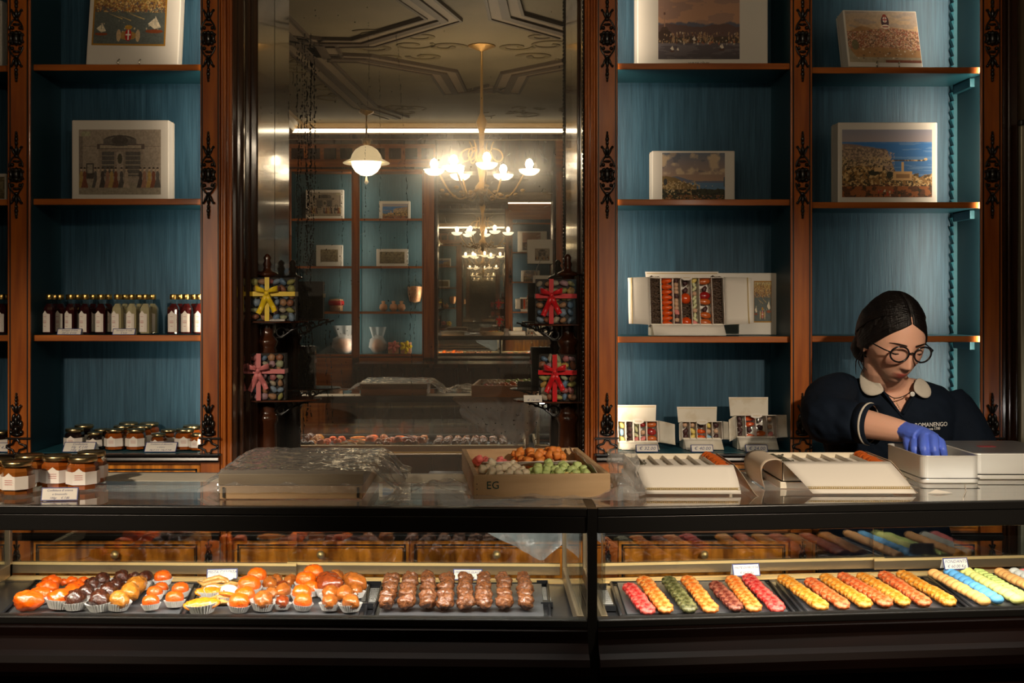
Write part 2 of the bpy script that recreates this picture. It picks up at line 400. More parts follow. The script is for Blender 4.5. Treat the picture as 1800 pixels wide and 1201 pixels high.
def bay(cab,xa,xb,ys_list,racks='r',inL=.005,inR=.005):
    """opening between pilaster edges xa..xb (world X at YF)"""
    a=xa-inL; b=xb+inR
    MB().bb(a-.02,b+.02,YB,YB+.02,ZD-.02,ZT).build('back_panel',moire,cab,world=True)
    MB().bb(b,b+.012,YF+.008,YB,ZD-.02,ZT).build('side_panel',sidem,cab,world=True)
    MB().bb(a-.012,a,YF+.008,YB,ZD-.02,ZT).build('side_panel',sidem,cab,world=True)
    MB().bb(a,b,YF+.01,YB,ZD-.012,ZD).build('deck',teal,cab,world=True)
    for y in ys_list: shelf_board(cab,a,b,ZP(y,YS))
    shelf_board(cab,a,b,ZP(112,YS)+.345)
    if 'r' in racks: rack(cab,b,1,YB,ZD,ZT)
    if 'l' in racks: rack(cab,a,-1,YB,ZD,ZT)
def base_rail(cab,xa,xb,yo,f=-1):
    pr=[(0,0),(.012,0),(.016,.006),(.014,.012),(.018,.018),(.018,.022),(0,.022)]
    mb=MB(); mb.prism(pr,lambda a,b,t:Vector((xa+(xb-xa)*t,yo+f*a,ZD-.022+b)),0,1)
    mb.build('deck_moulding',ebony,cab,world=True)
    mb=MB().bb(xa,xb,yo+.022*(-f),yo+.06*(-f),0,ZD-.01)
    mb.build('base_carcass',woodh,cab,world=True)
    mb=MB(); mb.bb(xa,xb,yo+f*.003,yo+.03*(-f),.738,.758); mb.bb(xa,xb,yo+f*.010,yo+.01*(-f),.744,.752); mb.build('base_moulding',ebony,cab,world=True)
    mb=MB(); mb.bb(xa,xb,yo+f*.01,yo+.02,0,.1); mb.build('plinth',ebony,cab,world=True)
def crown(cab,xa,xb,yo,f=-1,zt=ZT):
    mb=MB(); pr=[(0,-.13),(.01,-.13),(.012,-.03),(.03,-.01),(.05,.02),(.06,.05),(0,.05)]
    mb.prism(pr,lambda a,b,t:Vector((xa+(xb-xa)*t,yo+f*a,zt+b)),0,1); mb.build('crown_moulding',woodh,cab,world=True)
    MB().bb(xa,xb,yo,yo+.2*(-f),zt,zt+.05).build('top_board',darkw,cab,world=True)
    MB().bb(xa,xb,yo+f*.055,yo+f*.045,zt+.052,zt+.066).build('light_strip',led,cab,world=True)
# left cabinet
xA0,xA1=XP(53),XP(352)
cabL=cabinet('wall_cabinet','tall mahogany display cabinet with blue silk back, left of the large mirror',XL,XP(405))
pilaster(cabL,XP(13),xA0,YF,orn_x=XP(30)); pilaster(cabL,xA1,XP(386),YF,orn_x=XP(367),gr=(.1,.93))
bay(cabL,xA0,xA1,(114,350,589.5),'',.003,.025)
a0=XL+.02
bay(cabL,a0,XP(13),(116,351,589.5),'',0,.005)
drawers(cabL,xA0+.003,xA1-.003,knob=True); drawers(cabL,a0,XP(13)-.003)
base_rail(cabL,XL+.005,XP(386),YF); crown(cabL,XL+.005,XP(386),YF)
# stepped mouldings then the jamb of the mirror recess
def fluting(cab,xs,yo,zt=ZT,m=wood):
    mb=MB()
    for xa,xb,y0 in xs: mb.bb(xa,xb,yo+y0,yo+.06,0,zt)
    return mb.build('fluted_moulding',m,cab,world=True,bevel=.003)
fluting(cabL,((XP(386),XP(391),.006),(XP(391),XP(397),.0),(XP(397),XP(401),.010),(XP(401),XP(407),.004)),YF)
xJL=XP(466,M)
# right cabinet
cabR=cabinet('wall_cabinet','tall mahogany display cabinet with blue silk back and lit shelves, right of the large mirror',XP(1028),XP(1800))
xC0,xC1,xD0,xD1=XP(1086),XP(1390),XP(1428),XP(1724)
pilaster(cabR,XP(1048),xC0,YF,orn_x=XP(1067),gr=(.1,.9)); pilaster(cabR,xC1,xD0,YF,orn_x=XP(1410)); pilaster(cabR,xD1,XP(1762),YF,orn_x=XP(1743))
bay(cabR,xC0,xC1,(112,351,592),'',.025,.005); bay(cabR,xD0,xD1,(119,356,591),'r',.005,.025)
for y in (119,356,591):
    z=ZP(y,YS)-.0155; MB().bb(xD1+.013,xD1+.025,YS+.06,YB-.002,z-.022,z).build('shelf_cleat',teal,cabR,world=True)
drawers(cabR,xC0+.003,xC1-.003); drawers(cabR,xD0+.003,xD1-.003)
base_rail(cabR,XP(1048),XP(1762),YF); crown(cabR,XP(1048),XP(1762),YF)
fluting(cabR,((XP(1028),XP(1033),.004),(XP(1033),XP(1038),.010),(XP(1038),XP(1043),.0),(XP(1043),XP(1048),.006)),YF)
fluting(cabR,((XP(1762),XP(1768),.012),(XP(1768),XP(1776),.02),(XP(1776),XP(1782),.012),(XP(1782),XP(1800),.03)),YF,m=darkw)
# LED strips hidden behind pilaster lips
ledbody=mat('strip light housing',(.6,.6,.58),.4)
def vled(cab,x,sgn,power,col=(1,.83,.62)):
    """x lip edge; light sits just behind the lip and shines into the bay (sgn -1: light on the right side shining left)"""
    z0,z1=ZD+.01,ZT-.02
    MB().bb(x+sgn*.012,x+sgn*.023,YF+.0085,YF+.012,z0,z1).build('strip_light',ledbody,cab,world=True)
    o,l=area('strip_light_glow',(x+sgn*.017,YF+.016,(z0+z1)/2),None,.006,z1-z0,power,col)
    l.spread=R(112); aim(o,(-sgn*.34,.94,0),(0,0,1)); o.location.y=YF+.0165


# two spotlights added out of view to brighten the counter goods and face
for X,e,lab in ((-1.22,SPOT_W,'added black pendant spotlight, out of view, in front of the left end of the counter'),(.92,SPOT_W,'added black pendant spotlight, out of view, in front of the right part of the counter')):
    t=thing('added_spotlight',lab,'spotlight',(X,.75,1.98))
    MB().lathe([(.03,.72),(.03,.71),(.005,.70),(.005,-.04),(.035,-.05),(.038,-.11),(.03,-.112),(.028,-.06),(0,-.06)],n=20).build('lamp_body',black,t)
    sp=bpy.data.lights.new('added_spot_glow','SPOT'); sp.energy=e; sp.color=(1,.84,.64); sp.spot_size=R(50); sp.spot_blend=.8; sp.shadow_soft_size=.03
    o=bpy.data.objects.new('added_spot_glow',sp); COL.objects.link(o); o.location=(X,.75,1.86)
    d=Vector((X*.72,2.05,1.08))-o.location; o.rotation_euler=d.to_track_quat('-Z','Y').to_euler()

MB().bb(XP(1790),XP(1806),YF-.014,YF+.0,.5,ZP(222)).build('pale_door_frame',mat('pale brass frame',(.5,.46,.34),.35,metal=.5),cabR,world=True,bevel=.002)
MB().bb(XP(1788),XP(1808),YF-.018,YF+.0,ZP(222),ZP(212)).build('door_frame_cap',ebony,cabR,world=True,bevel=.003)
vled(cabL,xA1,1,1.5); vled(cabR,xC0,-1,1.6); vled(cabR,xD1,1,2.7)
# ================================================================ mirrors
def mirror_mat(name,tint=(.80,.78,.72),haze=.08,dust=.05):
    m=bpy.data.materials.new(name); m.use_nodes=True; nt=m.node_tree; nt.nodes.clear(); N=nt.nodes.new; Lk=nt.links.new
    out=N('ShaderNodeOutputMaterial'); g=N('ShaderNodeBsdfGlossy'); g.inputs[0].default_value=(*tint,1); g.inputs['Roughness'].default_value=.0
    g2=N('ShaderNodeBsdfGlossy'); g2.inputs[0].default_value=(.9,.85,.75,1); g2.inputs['Roughness'].default_value=.13
    d=N('ShaderNodeBsdfDiffuse'); d.inputs[0].default_value=(.55,.5,.42,1)
    n=noise_tex(nt,5,(1,1,1),6); r=ramp(nt,(0,0,0),(1,1,1),.42,.78); Lk(n.outputs[0],r.inputs[0])
    n3=noise_tex(nt,240,(1,1,1),2); r3=ramp(nt,(0,0,0),(1,1,1),.62,.75); Lk(n3.outputs[0],r3.inputs[0])
    a=N('ShaderNodeMath'); a.operation='MULTIPLY_ADD'; a.inputs[1].default_value=haze; a.inputs[2].default_value=haze*.5; Lk(r.outputs[0],a.inputs[0])
    b=N('ShaderNodeMath'); b.operation='MULTIPLY_ADD'; b.inputs[1].default_value=.12; b.inputs[2].default_value=dust*1.3; Lk(r3.outputs[0],b.inputs[0])
    m1=N('ShaderNodeMixShader'); Lk(a.outputs[0],m1.inputs[0]); Lk(g.outputs[0],m1.inputs[1]); Lk(g2.outputs[0],m1.inputs[2])
    m2=N('ShaderNodeMixShader'); Lk(b.outputs[0],m2.inputs[0]); Lk(m1.outputs[0],m2.inputs[1]); Lk(d.outputs[0],m2.inputs[2]); Lk(m2.outputs[0],out.inputs[0]); return m
mir=mirror_mat('antique mirror'); mir2=mirror_mat('dark mirror',(.62,.6,.56),.05,.02)
xML,xMR=XP(466,M),XP(1007,M)
mt=thing('wall_mirror','tall antique mirror with dark drip stains between the two display cabinets','mirror',((xML+xMR)/2,M,0))
gl=MB().bb(xML-.02,xMR+.02,M,M+.006,.782,2.45).build('mirror_glass',mir,mt,world=True)
# jambs of the recess: stepped, glossy dark wood
mb=MB()
xl0=XP(407)
for i,(x0,y0,w) in enumerate(((xl0,YF+.012,.012),(xl0+.010,YF+.03,.014),(xl0+.018,YF+.08,.014),(xl0+.012,YF+.12,.03),(xl0+.022,YF+.20,.016),(xl0+.006,YF+.26,.03))):
    mb.bb(x0-.02,x0+w,y0,M,.782,2.48)
darkg=mat('glossy dark mahogany',(.05,.022,.012),.13,coat=.8,coatr=.06)
mb.build('recess_jamb',darkg,mt,world=True,bevel=.004)
mb=MB(); mb.bb(xML-.03,xML,M-.02,M,.782,2.45); mb.build('frame_side',ebony,mt,world=True,bevel=.004)
mb=MB(); xr=XP(1028)
mb.bb(xMR,xMR+.05,M-.035,M,.782,2.45); mb.build('frame_side',ebony,mt,world=True,bevel=.004)
mb=MB(); mb.bb(xr,xr+.02,YF+.012,M,.782,2.48); mb.bb(xr-.006,xr,YF+.16,M,.782,2.48); mb.bb(xr-.003,xr,YF+.015,YF+.03,.782,2.48); mb.build('recess_jamb',darkg,mt,world=True,bevel=.003)
# pearl beading down both jambs
for X,Y in ((xl0+.024,YF+.20),(xr-.003,YF+.012)):
    mb=MB(); z=.8
    while z<2.4: mb.ell((X,Y,z),(.003,.003,.006),6,4); z+=.012
    mb.build('beading',ebony,mt,world=True)
mb=MB().bb(xML-.03,xMR+.03,M-.04,M,2.45,2.50); mb.build('frame_top',ebony,mt,world=True)
MB().bb(XP(405),XP(1030),YF+.02,YW,2.48,2.53).build('top_board',darkw,mt,world=True)
MB().bb(xML-.05,xMR+.05,M+.001,YW,0,.78).build('lower_panel',darkw,mt,world=True)
# tarnish drips: beaded dark runs in the silvering
random.seed(11)
mb=MB(); T=M-.0006
def blot(x,y,rx,ry):
    p=V(x,y,T); k=T/F; n=8; vs=[]
    for i in range(n):
        a=2*PI*i/n; q=random.uniform(.6,1.25); vs.append((p.x+rx*k*q*math.cos(a),T,p.z+ry*k*q*math.sin(a)))
    mb.add(vs,[tuple(range(n))])
runs=[(524,85,525,790,1.3),(531,70,528,600,1.4),(536,60,541,540,1.6),(541,100,538,735,1.8),(546,60,548,735,1.6),(552,72,551,470,1.5),(548,110,543,750,1.9),(527,250,521,560,1.2),
 (534,330,533,790,1.1),(648,40,640,420,.6),(668,100,668,520,.5),(697,60,716,330,.55),(716,330,726,770,.8),(602,300,598,560,.6),(574,560,576,745,1.),(580,560,582,745,1.2),(600,640,602,700,.8),(508,180,508,215,1.),(516,120,516,150,1),(732,460,731,600,.6),(560,330,562,350,1.1),(513,540,512,700,.7)]
for x0,y0,x1,y1,wd in runs:
    n=int(abs(y1-y0)/2.6); off=0
    for i in range(n):
        t=i/n; off+=random.uniform(-.6,.6); off*=.93
        if random.random()<.30: continue
        blot(x0+(x1-x0)*t+off*1.6,y0+(y1-y0)*t,wd*random.uniform(.3,.95),random.uniform(.8,2.3))
for i in range(230):
    x=random.gauss(560,60) if random.random()<.5 else random.uniform(468,1005); y=random.uniform(10,780)
    if 468<x<1005: blot(x,y,random.uniform(.3,1.1),random.uniform(.3,1.3))
for i in range(60): blot(random.uniform(800,960),random.uniform(715,785),random.uniform(.5,1.3),random.uniform(.5,1.3))
for i in range(60): blot(random.uniform(518,556),random.uniform(60,240),random.uniform(.6,1.6),random.uniform(1,3.5))
st=mb.build('tarnish_drips',mat('mirror tarnish',(.022,.018,.012),.7),mt,world=True); st['kind']='stuff'
mb=MB()
def scratch(pts,w=.5):
    k=T/F; P=[V(x,y,T-.0003) for x,y in pts]; mb.tube(P,w*k*.5,4,sm=False)
random.seed(3)
for i in range(70):
    x,y=random.uniform(640,1000),random.uniform(230,420); a=random.uniform(0,3.1); l=random.uniform(3,10)
    scratch([(x,y),(x+l*math.cos(a),y+l*math.sin(a))],.28)
scratch([(951,456),(944,470),(940,490)],.7); scratch([(955,331),(952,339)],1); scratch([(950,270),(962,283)],.6)
mb.build('scratches',mat('scratched silvering',(.5,.46,.4),.4),mt,world=True)['kind']='stuff'
# ================================================================ opposite wall (seen in the mirror)
YO=-1.75
def XO(x): return (x-VX)*8.0/F
def ZO(y): return EZ-(y-VY)*8.0/F
cabO=thing('wall_cabinet','blue backed mahogany display cabinet on the opposite wall, seen reflected in the mirror','cabinet',((XO(512)+XO(765))/2,YO,0))
ybO=YO-.18
def bayO(cab,xa,xb,zs,zt=2.33):
    MB().bb(xa,xb,ybO-.01,ybO,.96,zt).build('back_panel',moire2,cab,world=True)
    MB().bb(xa-.01,xa,ybO,YO-.01,.96,zt).build('side_panel',teal,cab,world=True); MB().bb(xb,xb+.01,ybO,YO-.01,.96,zt).build('side_panel',teal,cab,world=True)
    for z in list(zs)+[.975]:
        s=MB().bb(xa,xb,ybO,YO-.03,z-.013,z).build('shelf',teal,cab,world=True)
        MB().bb(xa,xb,YO-.03,YO-.025,z-.016,z+.001).build('edge_strip',woodh,s,world=True)
moire2=mat('blue silk panel',(.03,.085,.11),.6,col2=(.06,.135,.165),ns=5,stretch=(20,20,1.2))
zsO=(ZO(384),ZO(468),ZO(548))
bayO(cabO,XO(512),XO(618),zsO); bayO(cabO,XO(632),XO(742),zsO)
def pilO(cab,xa,xb,zt=2.36):
    p=MB().bb(xa,xb,YO-.03,YO,0,zt).build('pilaster',wood,cab,world=True,bevel=.003)
    g=MB(); g.bb(xa+.008,xa+.011,YO,YO+.001,.9,zt); g.bb(xb-.011,xb-.008,YO,YO+.001,.9,zt); g.build('inlay_line',inlay,p,world=True)
pilO(cabO,XL,XO(512)); pilO(cabO,XO(618),XO(632)); pilO(cabO,XO(742),XO(766))
MB().bb(XL,XO(766),YO-.16,YO+.0,2.33,2.56).build('frieze',woodh,cabO,world=True)
mb=MB()
for k in range(9): mb.bb(XL+.05+k*.12,XL+.14+k*.12,YO,YO+.008,2.42,2.50)
mb.bb(XL,XO(766),YO,YO+.03,2.53,2.56); mb.bb(XL,XO(766),YO,YO+.02,2.345,2.36); mb.build('frieze_moulding',darkw,cabO,world=True)
MB().bb(XL,XO(766),YO-.16,YO+.0,0,.95).build('base_carcass',woodh,cabO,world=True)
cabP=thing('wall_cabinet','narrow blue backed display bay on the opposite wall beside its dark mirror, seen reflected','cabinet',((XO(985)+XR)/2,YO,0))
bayO(cabP,XO(990),XO(1130),zsO); pilO(cabP,XO(975),XO(990)); pilO(cabP,XO(1130),XR)
MB().bb(XO(975),XR,YO-.16,YO+.0,2.33,2.56).build('frieze',woodh,cabP,world=True); MB().bb(XO(975),XR,YO-.16,YO,0,.95).build('base_carcass',woodh,cabP,world=True)
m2=thing('wall_mirror','dark mirror on the opposite wall, mirrored again inside the big stained mirror','mirror',(XO(870),YO-.1,0))
MB().bb(XO(764),XO(977),YO-.13,YO-.12,.8,2.33).build('mirror_glass',mir2,m2,world=True)
MB().bb(XO(764),XO(977),YO-.12,YO-.0,2.33,2.56).build('frame_top',darkw,m2,world=True)
MB().bb(XO(764),XO(977),YO-.12,YO-.0,0,.8).build('lower_panel',darkw,m2,world=True)
for x0 in (764,972): MB().bb(XO(x0),XO(x0+5),YO-.12,YO,.8,2.33).build('frame_side',darkw,m2,world=True)
# light cove on the opposite wall (two lengths either side of the hanging lamp in the picture)
cv=thing('strip_light','long white strip light above the opposite cabinets, shining as a bright line in the mirror','strip light',(0,YO,2.62))
for xa,xb in ((XL+.03,XO(1003)),(XO(1010),XR-.03)):
    MB().bb(xa,xb,YO+.005,YO+.035,2.565,2.60).build('channel',darkw,cv,world=True); MB().bb(xa+.005,xb-.005,YO+.012,YO+.03,2.615,2.640).build('tube',led,cv,world=True)
# low dark sideboard on the opposite side
sb=thing('sideboard','low dark sideboard in front of the opposite cabinets, seen reflected in the mirror','sideboard',(XO(700),YO+.3,0))
MB().bb(XO(640),XO(1010),YO+.08,YO+.42,0,.90).build('body',darkw,sb,world=True); MB().bb(XO(635),XO(1015),YO+.06,YO+.45,.90,.93).build('top',darkw,sb,world=True,bevel=.004)
# ================================================================ hanging lamps
glow=mat('lit frosted globe',(1,.85,.6),.4,emis=6,ecol=(1,.78,.48)); brassd=mat('aged gilt brass',(.35,.2,.06),.4,metal=.7)
gp=Vector((XP(644,7.47),2*M-7.47,0)); gp.x=(644-VX)*7.47/F
gz=EZ+(VY-283)*7.47/F
gl_=thing('pendant_lamp','round frosted globe pendant with a wide rim, glowing left of the chandelier in the mirror','lamp',(gp.x,gp.y,gz))
MB().lathe([(0,-.106),(.04,-.098),(.075,-.075),(.098,-.04),(.106,0)],n=28,caps=False).build('globe',glow,gl_)
MB().lathe([(.106,0),(.16,-.018),(.162,-.014),(.11,.012),(.098,.045),(.075,.078),(.04,.1),(.012,.108)],n=28,caps=False).build('upper_shade',mat('frosted shade',(.8,.68,.45),.4,emis=.55,ecol=(1,.75,.42)),gl_)
MB().lathe([(0,-.165),(.012,-.155),(.016,-.145),(.008,-.13),(.003,-.106)],n=12).build('finial',mat('milk glass drop',(.8,.7,.5),.3,emis=.3),gl_)
MB().lathe([(.012,.108),(.03,.12),(.03,.15),(.006,.16),(.006,ZC-gz-.05),(.05,ZC-gz-.03),(.055,ZC-gz)],n=12).build('stem',brassd,gl_)
ch=thing('chandelier','gilt six armed chandelier with glass dishes and bright bulbs, reflected in the mirror','chandelier',(-.01,.58,2.05))
bulbm=mat('lit bulb',(1,.9,.75),.4,emis=230,ecol=(1,.82,.58)); dishm=mat('opal glass dish',(.8,.72,.58),.3,emis=3.0,ecol=(1,.82,.58))
ck=MB().lathe([(.004,-.19),(.018,-.17),(.01,-.15),(.03,-.12),(.035,-.09),(.012,-.06),(.02,0),(.03,.05),(.012,.1),(.015,.2),(.03,.25),(.008,.3),(.006,.62),(.03,.63),(.07,.645),(.075,.65)],n=14).build('central_stem',brassd,ch)
random.seed(2)
for ang,r in ((180,.25),(0,.25),(84,.25),(-62,.25),(-122,.22),(128,.23)):
    a=R(ang); ca,sa=math.cos(a),math.sin(a); dz=0 if r==.25 else -.005
    P=[]; 
    for t in [i/14 for i in range(15)]:
        q=.02+(r-.02)*t; P.append((q*ca,q*sa,-.07-.07*math.sin(PI*min(1,t*1.15))+.10*t**3-.02))
    P.append((r*ca,r*sa,-.03+dz))
    arm=MB(); arm.tube(P,.0055,6)
    for k in range(5):
        t=.2+.16*k; q=.02+(r-.02)*t; arm.ell((q*ca+random.uniform(-.008,.008),q*sa,-.08-.06*math.sin(PI*t)),(.014,.014,.010),6,4)
    P=[]
    for i in range(15):
        t=i/14; b=t*PI*1.7; P.append(((.05+.05*t+.045*math.sin(b))*ca,(.05+.05*t+.045*math.sin(b))*sa,.06+.05*math.cos(b)+.06*t))
    arm.tube(P,.004,6); arm.build('arm',brassd,ch)
    MB().lathe([(.006,-.03),(.03,-.026),(.05,-.012),(.056,.002),(.053,.002),(.045,-.008),(.01,-.02)],(r*ca,r*sa,dz),16,caps=False).build('glass_dish',dishm,ch)
    MB().lathe([(.008,-.02),(.009,.0),(.016,.015),(.02,.032),(.014,.05),(0,.058)],(r*ca,r*sa,dz),12).build('bulb',bulbm,ch)

def oled(x,sgn,power):
    o,l=area('strip_light_glow',(x,YO-.035,1.65),None,.008,1.35,power,(1,.86,.68)); aim(o,(-sgn*.25,-.97,0),(0,0,1))
oled(XO(617)-.004,1,1.3); oled(XO(633)+.004,-1,1.3); oled(XO(991)+.004,-1,3); oled(XO(741)-.004,1,1.3)

dc=thing('drawer_cabinet','low mahogany drawer cabinet below the large mirror, seen through the glass case','cabinet',(XP(716),YF,0))
MB().bb(XP(407),XP(1027),YF+.02,M-.012,0,.765).build('base_carcass',woodh,dc,world=True)
MB().bb(XP(407),XP(1027),YF-.004,M-.004,.766,.780).build('cabinet_top',ebony,dc,world=True,bevel=.002)
drawers(dc,XP(410),XP(718),rows=((.50,.736),)); drawers(dc,XP(722),XP(1024),rows=((.50,.736),))
mb=MB(); mb.bb(XP(407),XP(1027),YF-.003,YF+.03,.738,.758); mb.bb(XP(407),XP(1027),YF-.010,YF+.01,.744,.752); mb.build('base_moulding',ebony,dc,world=True)
# ================================================================ display counters
ZF=.785
class Run:
    """straight counter run: front line p0->p1, depth v to the back"""
    def __init__(s,p0,p1): s.p=Vector((*p0,0)); s.d=(Vector((*p1,0))-s.p); s.L=s.d.length; s.d.normalize(); s.n=Vector((0,1,0)); s.a=math.atan2(s.d.y,s.d.x)
    def W(s,u,v,z): return s.p+s.d*u+s.n*v+Vector((0,0,z))
    def u_of(s,X): return (X-s.p.x)/s.d.x
    def ext(s,mb,poly,u0,u1,mi=0,col=None): return mb.prism(poly,lambda a,b,u:s.W(u,a,b),u0,u1,mi,col)
    def rb(s,mb,u0,u1,v0,v1,z0,z1,mi=0): return s.ext(mb,[(v0,z0),(v1,z0),(v1,z1),(v0,z1)],u0,u1,mi)
yl=lambda X:1.815+(.165-X)*.0252
RA=Run((XL+.01,yl(XL+.01)),(.1740,yl(.174))); RB=Run((.1912,1.8156),(XR-.01,1.815+(XR-.01-.1825)*.0899))
DEP=.39
def counter(run,name,label,u0,u1,segs,glassu):
    c=thing(name,label,'counter',run.W((u0+u1)/2,.2,0),run.a)
    def B(nm,m,boxes,par=c,**k):
        mb=MB()
        for b in boxes: run.rb(mb,*b)
        return mb.build(nm,m,par,world=True,**k)
    # top
    B('top_frame',black,[(u0,u1,0,.014,.986,1.0)],bevel=.0015)
    B('front_fascia',black,[(u0,u1,.003,.02,.957,.986)],bevel=.002)
    B('glass_top',glasstop,[(u0,u1,.014,.262,.992,.9995)])
    B('rear_rail',cream,[(u0,u1,.262,.364,.978,1.0)],bevel=.002)
    B('rear_edge',ebony,[(u0,u1,.364,.378,.975,.999)])
    # front glass
    B('front_glass',glass,[(u0,u1,.006,.010,.81,.958)])
    B('bottom_frame',black,[(u0,u1,-.004,.02,.800,.813)],bevel=.002)
    mb=MB(); run.ext(mb,[(-.004,.800),(-.010,.796),(-.010,.782),(-.030,.765),(-.045,.76),(-.052,.75),(-.052,.735),(-.045,.725),(-.03,.72),(-.015,.70),(-.012,.69),(-.02,.685),(-.02,.675),(.0,.67),(.0,.12),(-.02,.10),(-.02,0),(.03,0),(.03,.80)][::-1],u0,u1)
    mb.build('mahogany_base',mat('very dark mahogany',(.003,.0013,.001),.5,spec=.05,col2=(.006,.002,.0012),ns=3,stretch=(2,14,14)),c,world=True)
    mb=MB(); uu=u0+.03
    while uu<u1-.4:
        for a,b,z0,z1 in ((uu,uu+.55,.645,.648),(uu,uu+.55,.15,.153),(uu,uu+.003,.15,.648),(uu+.547,uu+.55,.15,.648)): run.rb(mb,a,b,-.004,.0,z0,z1)
        uu+=.6
    mb.build('base_panel_moulding',ebony,c,world=True)
    B('case_floor',steel,[(u0,u1,.02,DEP,ZF-.012,ZF-.004)])
    B('back_panel',darkw,[(u0,u1,DEP-.01,DEP,.0,ZF-.012)])
    # sliding panes with bronze rails
    for i,(a,b,off) in enumerate(segs):
        v=DEP-.022+off
        sp=B('sliding_pane',glassr,[(a,b,v+.002,v+.006,.815,.978)])
        B('pane_rail',bronze,[(a,b,v-.002,v+.010,.793,.8155)],sp,bevel=.001)
        B('brass_trim',brass,[(a,b,v-.0045,v-.002,.8115,.8170)],sp)
    B('track',brass,[(u0,u1,DEP-.040,DEP-.028,.784,.790)])
    B('track_base',bronze,[(u0,u1,DEP-.045,DEP-.0,.778,.784)])
    # end glass partitions
    for g in glassu:
        p=B('end_glass',glass,[(g,g+.004,.02,DEP-.04,.815,.985)])
        B('end_glass_frame',bronze,[(g-.004,g+.008,.016,DEP-.03,.79,.815),(g-.004,g+.008,DEP-.042,DEP-.030,.79,.985)],p,bevel=.001)
    # light strip under the front fascia
    B('strip_light',ledbody,[(u0+.02,u1-.02,.022,.034,.975,.983)])
    o,l=area('case_light',run.W((u0+u1)/2,.032,.972),None,.010,(u1-u0)-.05,CASE_W*(u1-u0),(1,.92,.82))
    aim(o,run.n*.55+Vector((0,0,-1)),run.d)
    return c
CASE_W=4.5
uX=RA.u_of; gA=uX(.162)
cA=counter(RA,'display_counter','long glass topped display counter holding candied fruits and glazed chestnuts',0,RA.L,[(0,uX(-.975),.0),(uX(-.965),uX(-.38),.0),(uX(-.40),uX(.155),.010)],[uX(-.968),gA])
MB().bb(.1745,.1905,1.812,1.83,.0,1.0).build('corner_post',black,cA,world=True); MB().bb(.1745,.1905,1.83,2.19,.972,.999).build('join_bar',black,cA,world=True); MB().bb(.1745,.1905,1.83,2.19,.0,.78).build('join_panel',black,cA,world=True)
cB=counter(RB,'display_counter','angled glass display counter holding fruit jellies and fondants, by the shop assistant',0,RB.L,[(0,.645,.010),(.62,1.25,.0),(1.24,RB.L,.01)],[.012])
import numpy as np
def L(r,g,b): # display 0-255 to linear
    f=lambda c:((c/255+.055)/1.055)**2.4 if c>10 else c/255/12.92
    return (f(r),f(g),f(b))
# ================================================================ printed pictures on the gift boxes
class Paint:
    def __init__(s,w,h,seed=0):
        s.w,s.h=w,h; s.a=np.zeros((h,w,3)); s.rs=np.random.RandomState(seed); s.yy,s.xx=np.mgrid[0:h,0:w]; s.u=s.xx/(w-1); s.v=1-s.yy/(h-1)
    def noise(s,fx,fy,seed=0,octv=3):
        o=np.zeros((s.h,s.w)); am=1;tot=0
        for k in range(octv):
            gx,gy=int(fx*2**k)+2,int(fy*2**k)+2; g=np.random.RandomState(seed+k*17+3).rand(gy+1,gx+1)
            X=s.u*(gx-1);Y=s.v*(gy-1); xi=X.astype(int);yi=Y.astype(int); fx_=X-xi;fy_=Y-yi; fx_=fx_*fx_*(3-2*fx_);fy_=fy_*fy_*(3-2*fy_)
            o+=am*(g[yi,xi]*(1-fx_)*(1-fy_)+g[yi,xi+1]*fx_*(1-fy_)+g[yi+1,xi]*(1-fx_)*fy_+g[yi+1,xi+1]*fx_*fy_); tot+=am; am*=.55
        return o/tot
    def mix(s,m,c):
        m=np.clip(m,0,1)[...,None]; c=np.array(c); s.a=s.a*(1-m)+c*m
    def vgrad(s,y0,y1,c0,c1):
        t=np.clip((s.v-y0)/(y1-y0),0,1)[...,None]; m=((s.v>=y0)&(s.v<=y1))[...,None]; s.a=np.where(m,np.array(c0)*(1-t)+np.array(c1)*t,s.a)
    def below(s,fn,c,soft=.004): s.mix((fn-s.v)/soft+.5,c)
    def rect(s,u0,u1,v0,v1,c): s.mix(((s.u>=u0)&(s.u<=u1)&(s.v>=v0)&(s.v<=v1))*1.,c)
    def ell(s,cu,cv,ru,rv,c,k=1): s.mix(k*((((s.u-cu)/ru)**2+((s.v-cv)/rv)**2)<1),c)
    def tri(s,p,q,r,c):
        def e(a,b): return (b[0]-a[0])*(s.v-a[1])-(b[1]-a[1])*(s.u-a[0])
        A,B,C=e(p,q),e(q,r),e(r,p); s.mix((((A>=0)&(B>=0)&(C>=0))|((A<=0)&(B<=0)&(C<=0)))*1.,c)
    def speck(s,n,u0,u1,v0,v1,cols,ru=.008,rv=.008):
        for i in range(n):
            c=cols[s.rs.randint(len(cols))]; s.ell(s.rs.uniform(u0,u1),s.rs.uniform(v0,v1),ru*s.rs.uniform(.5,1.5),rv*s.rs.uniform(.5,1.6),c,.8)
    def ship(s,u,v,k,hull=L(140,70,35),sail=L(235,220,190)):
        s.tri((u-.6*k,v+.9*k),(u+.0*k,v+1.6*k),(u+.05*k,v+.25*k),sail); s.tri((u+.05*k,v+1.9*k),(u+.6*k,v+.5*k),(u+.05*k,v+.3*k),sail)
        s.ell(u,v,.8*k,.22*k,hull); s.rect(u-.7*k,u+.7*k,v,v+.18*k,hull)
    def mottle(s,amt,fx=30,fy=20,seed=5): s.a=s.a*(1+amt*(s.noise(fx,fy,seed)[...,None]-.5)*2)
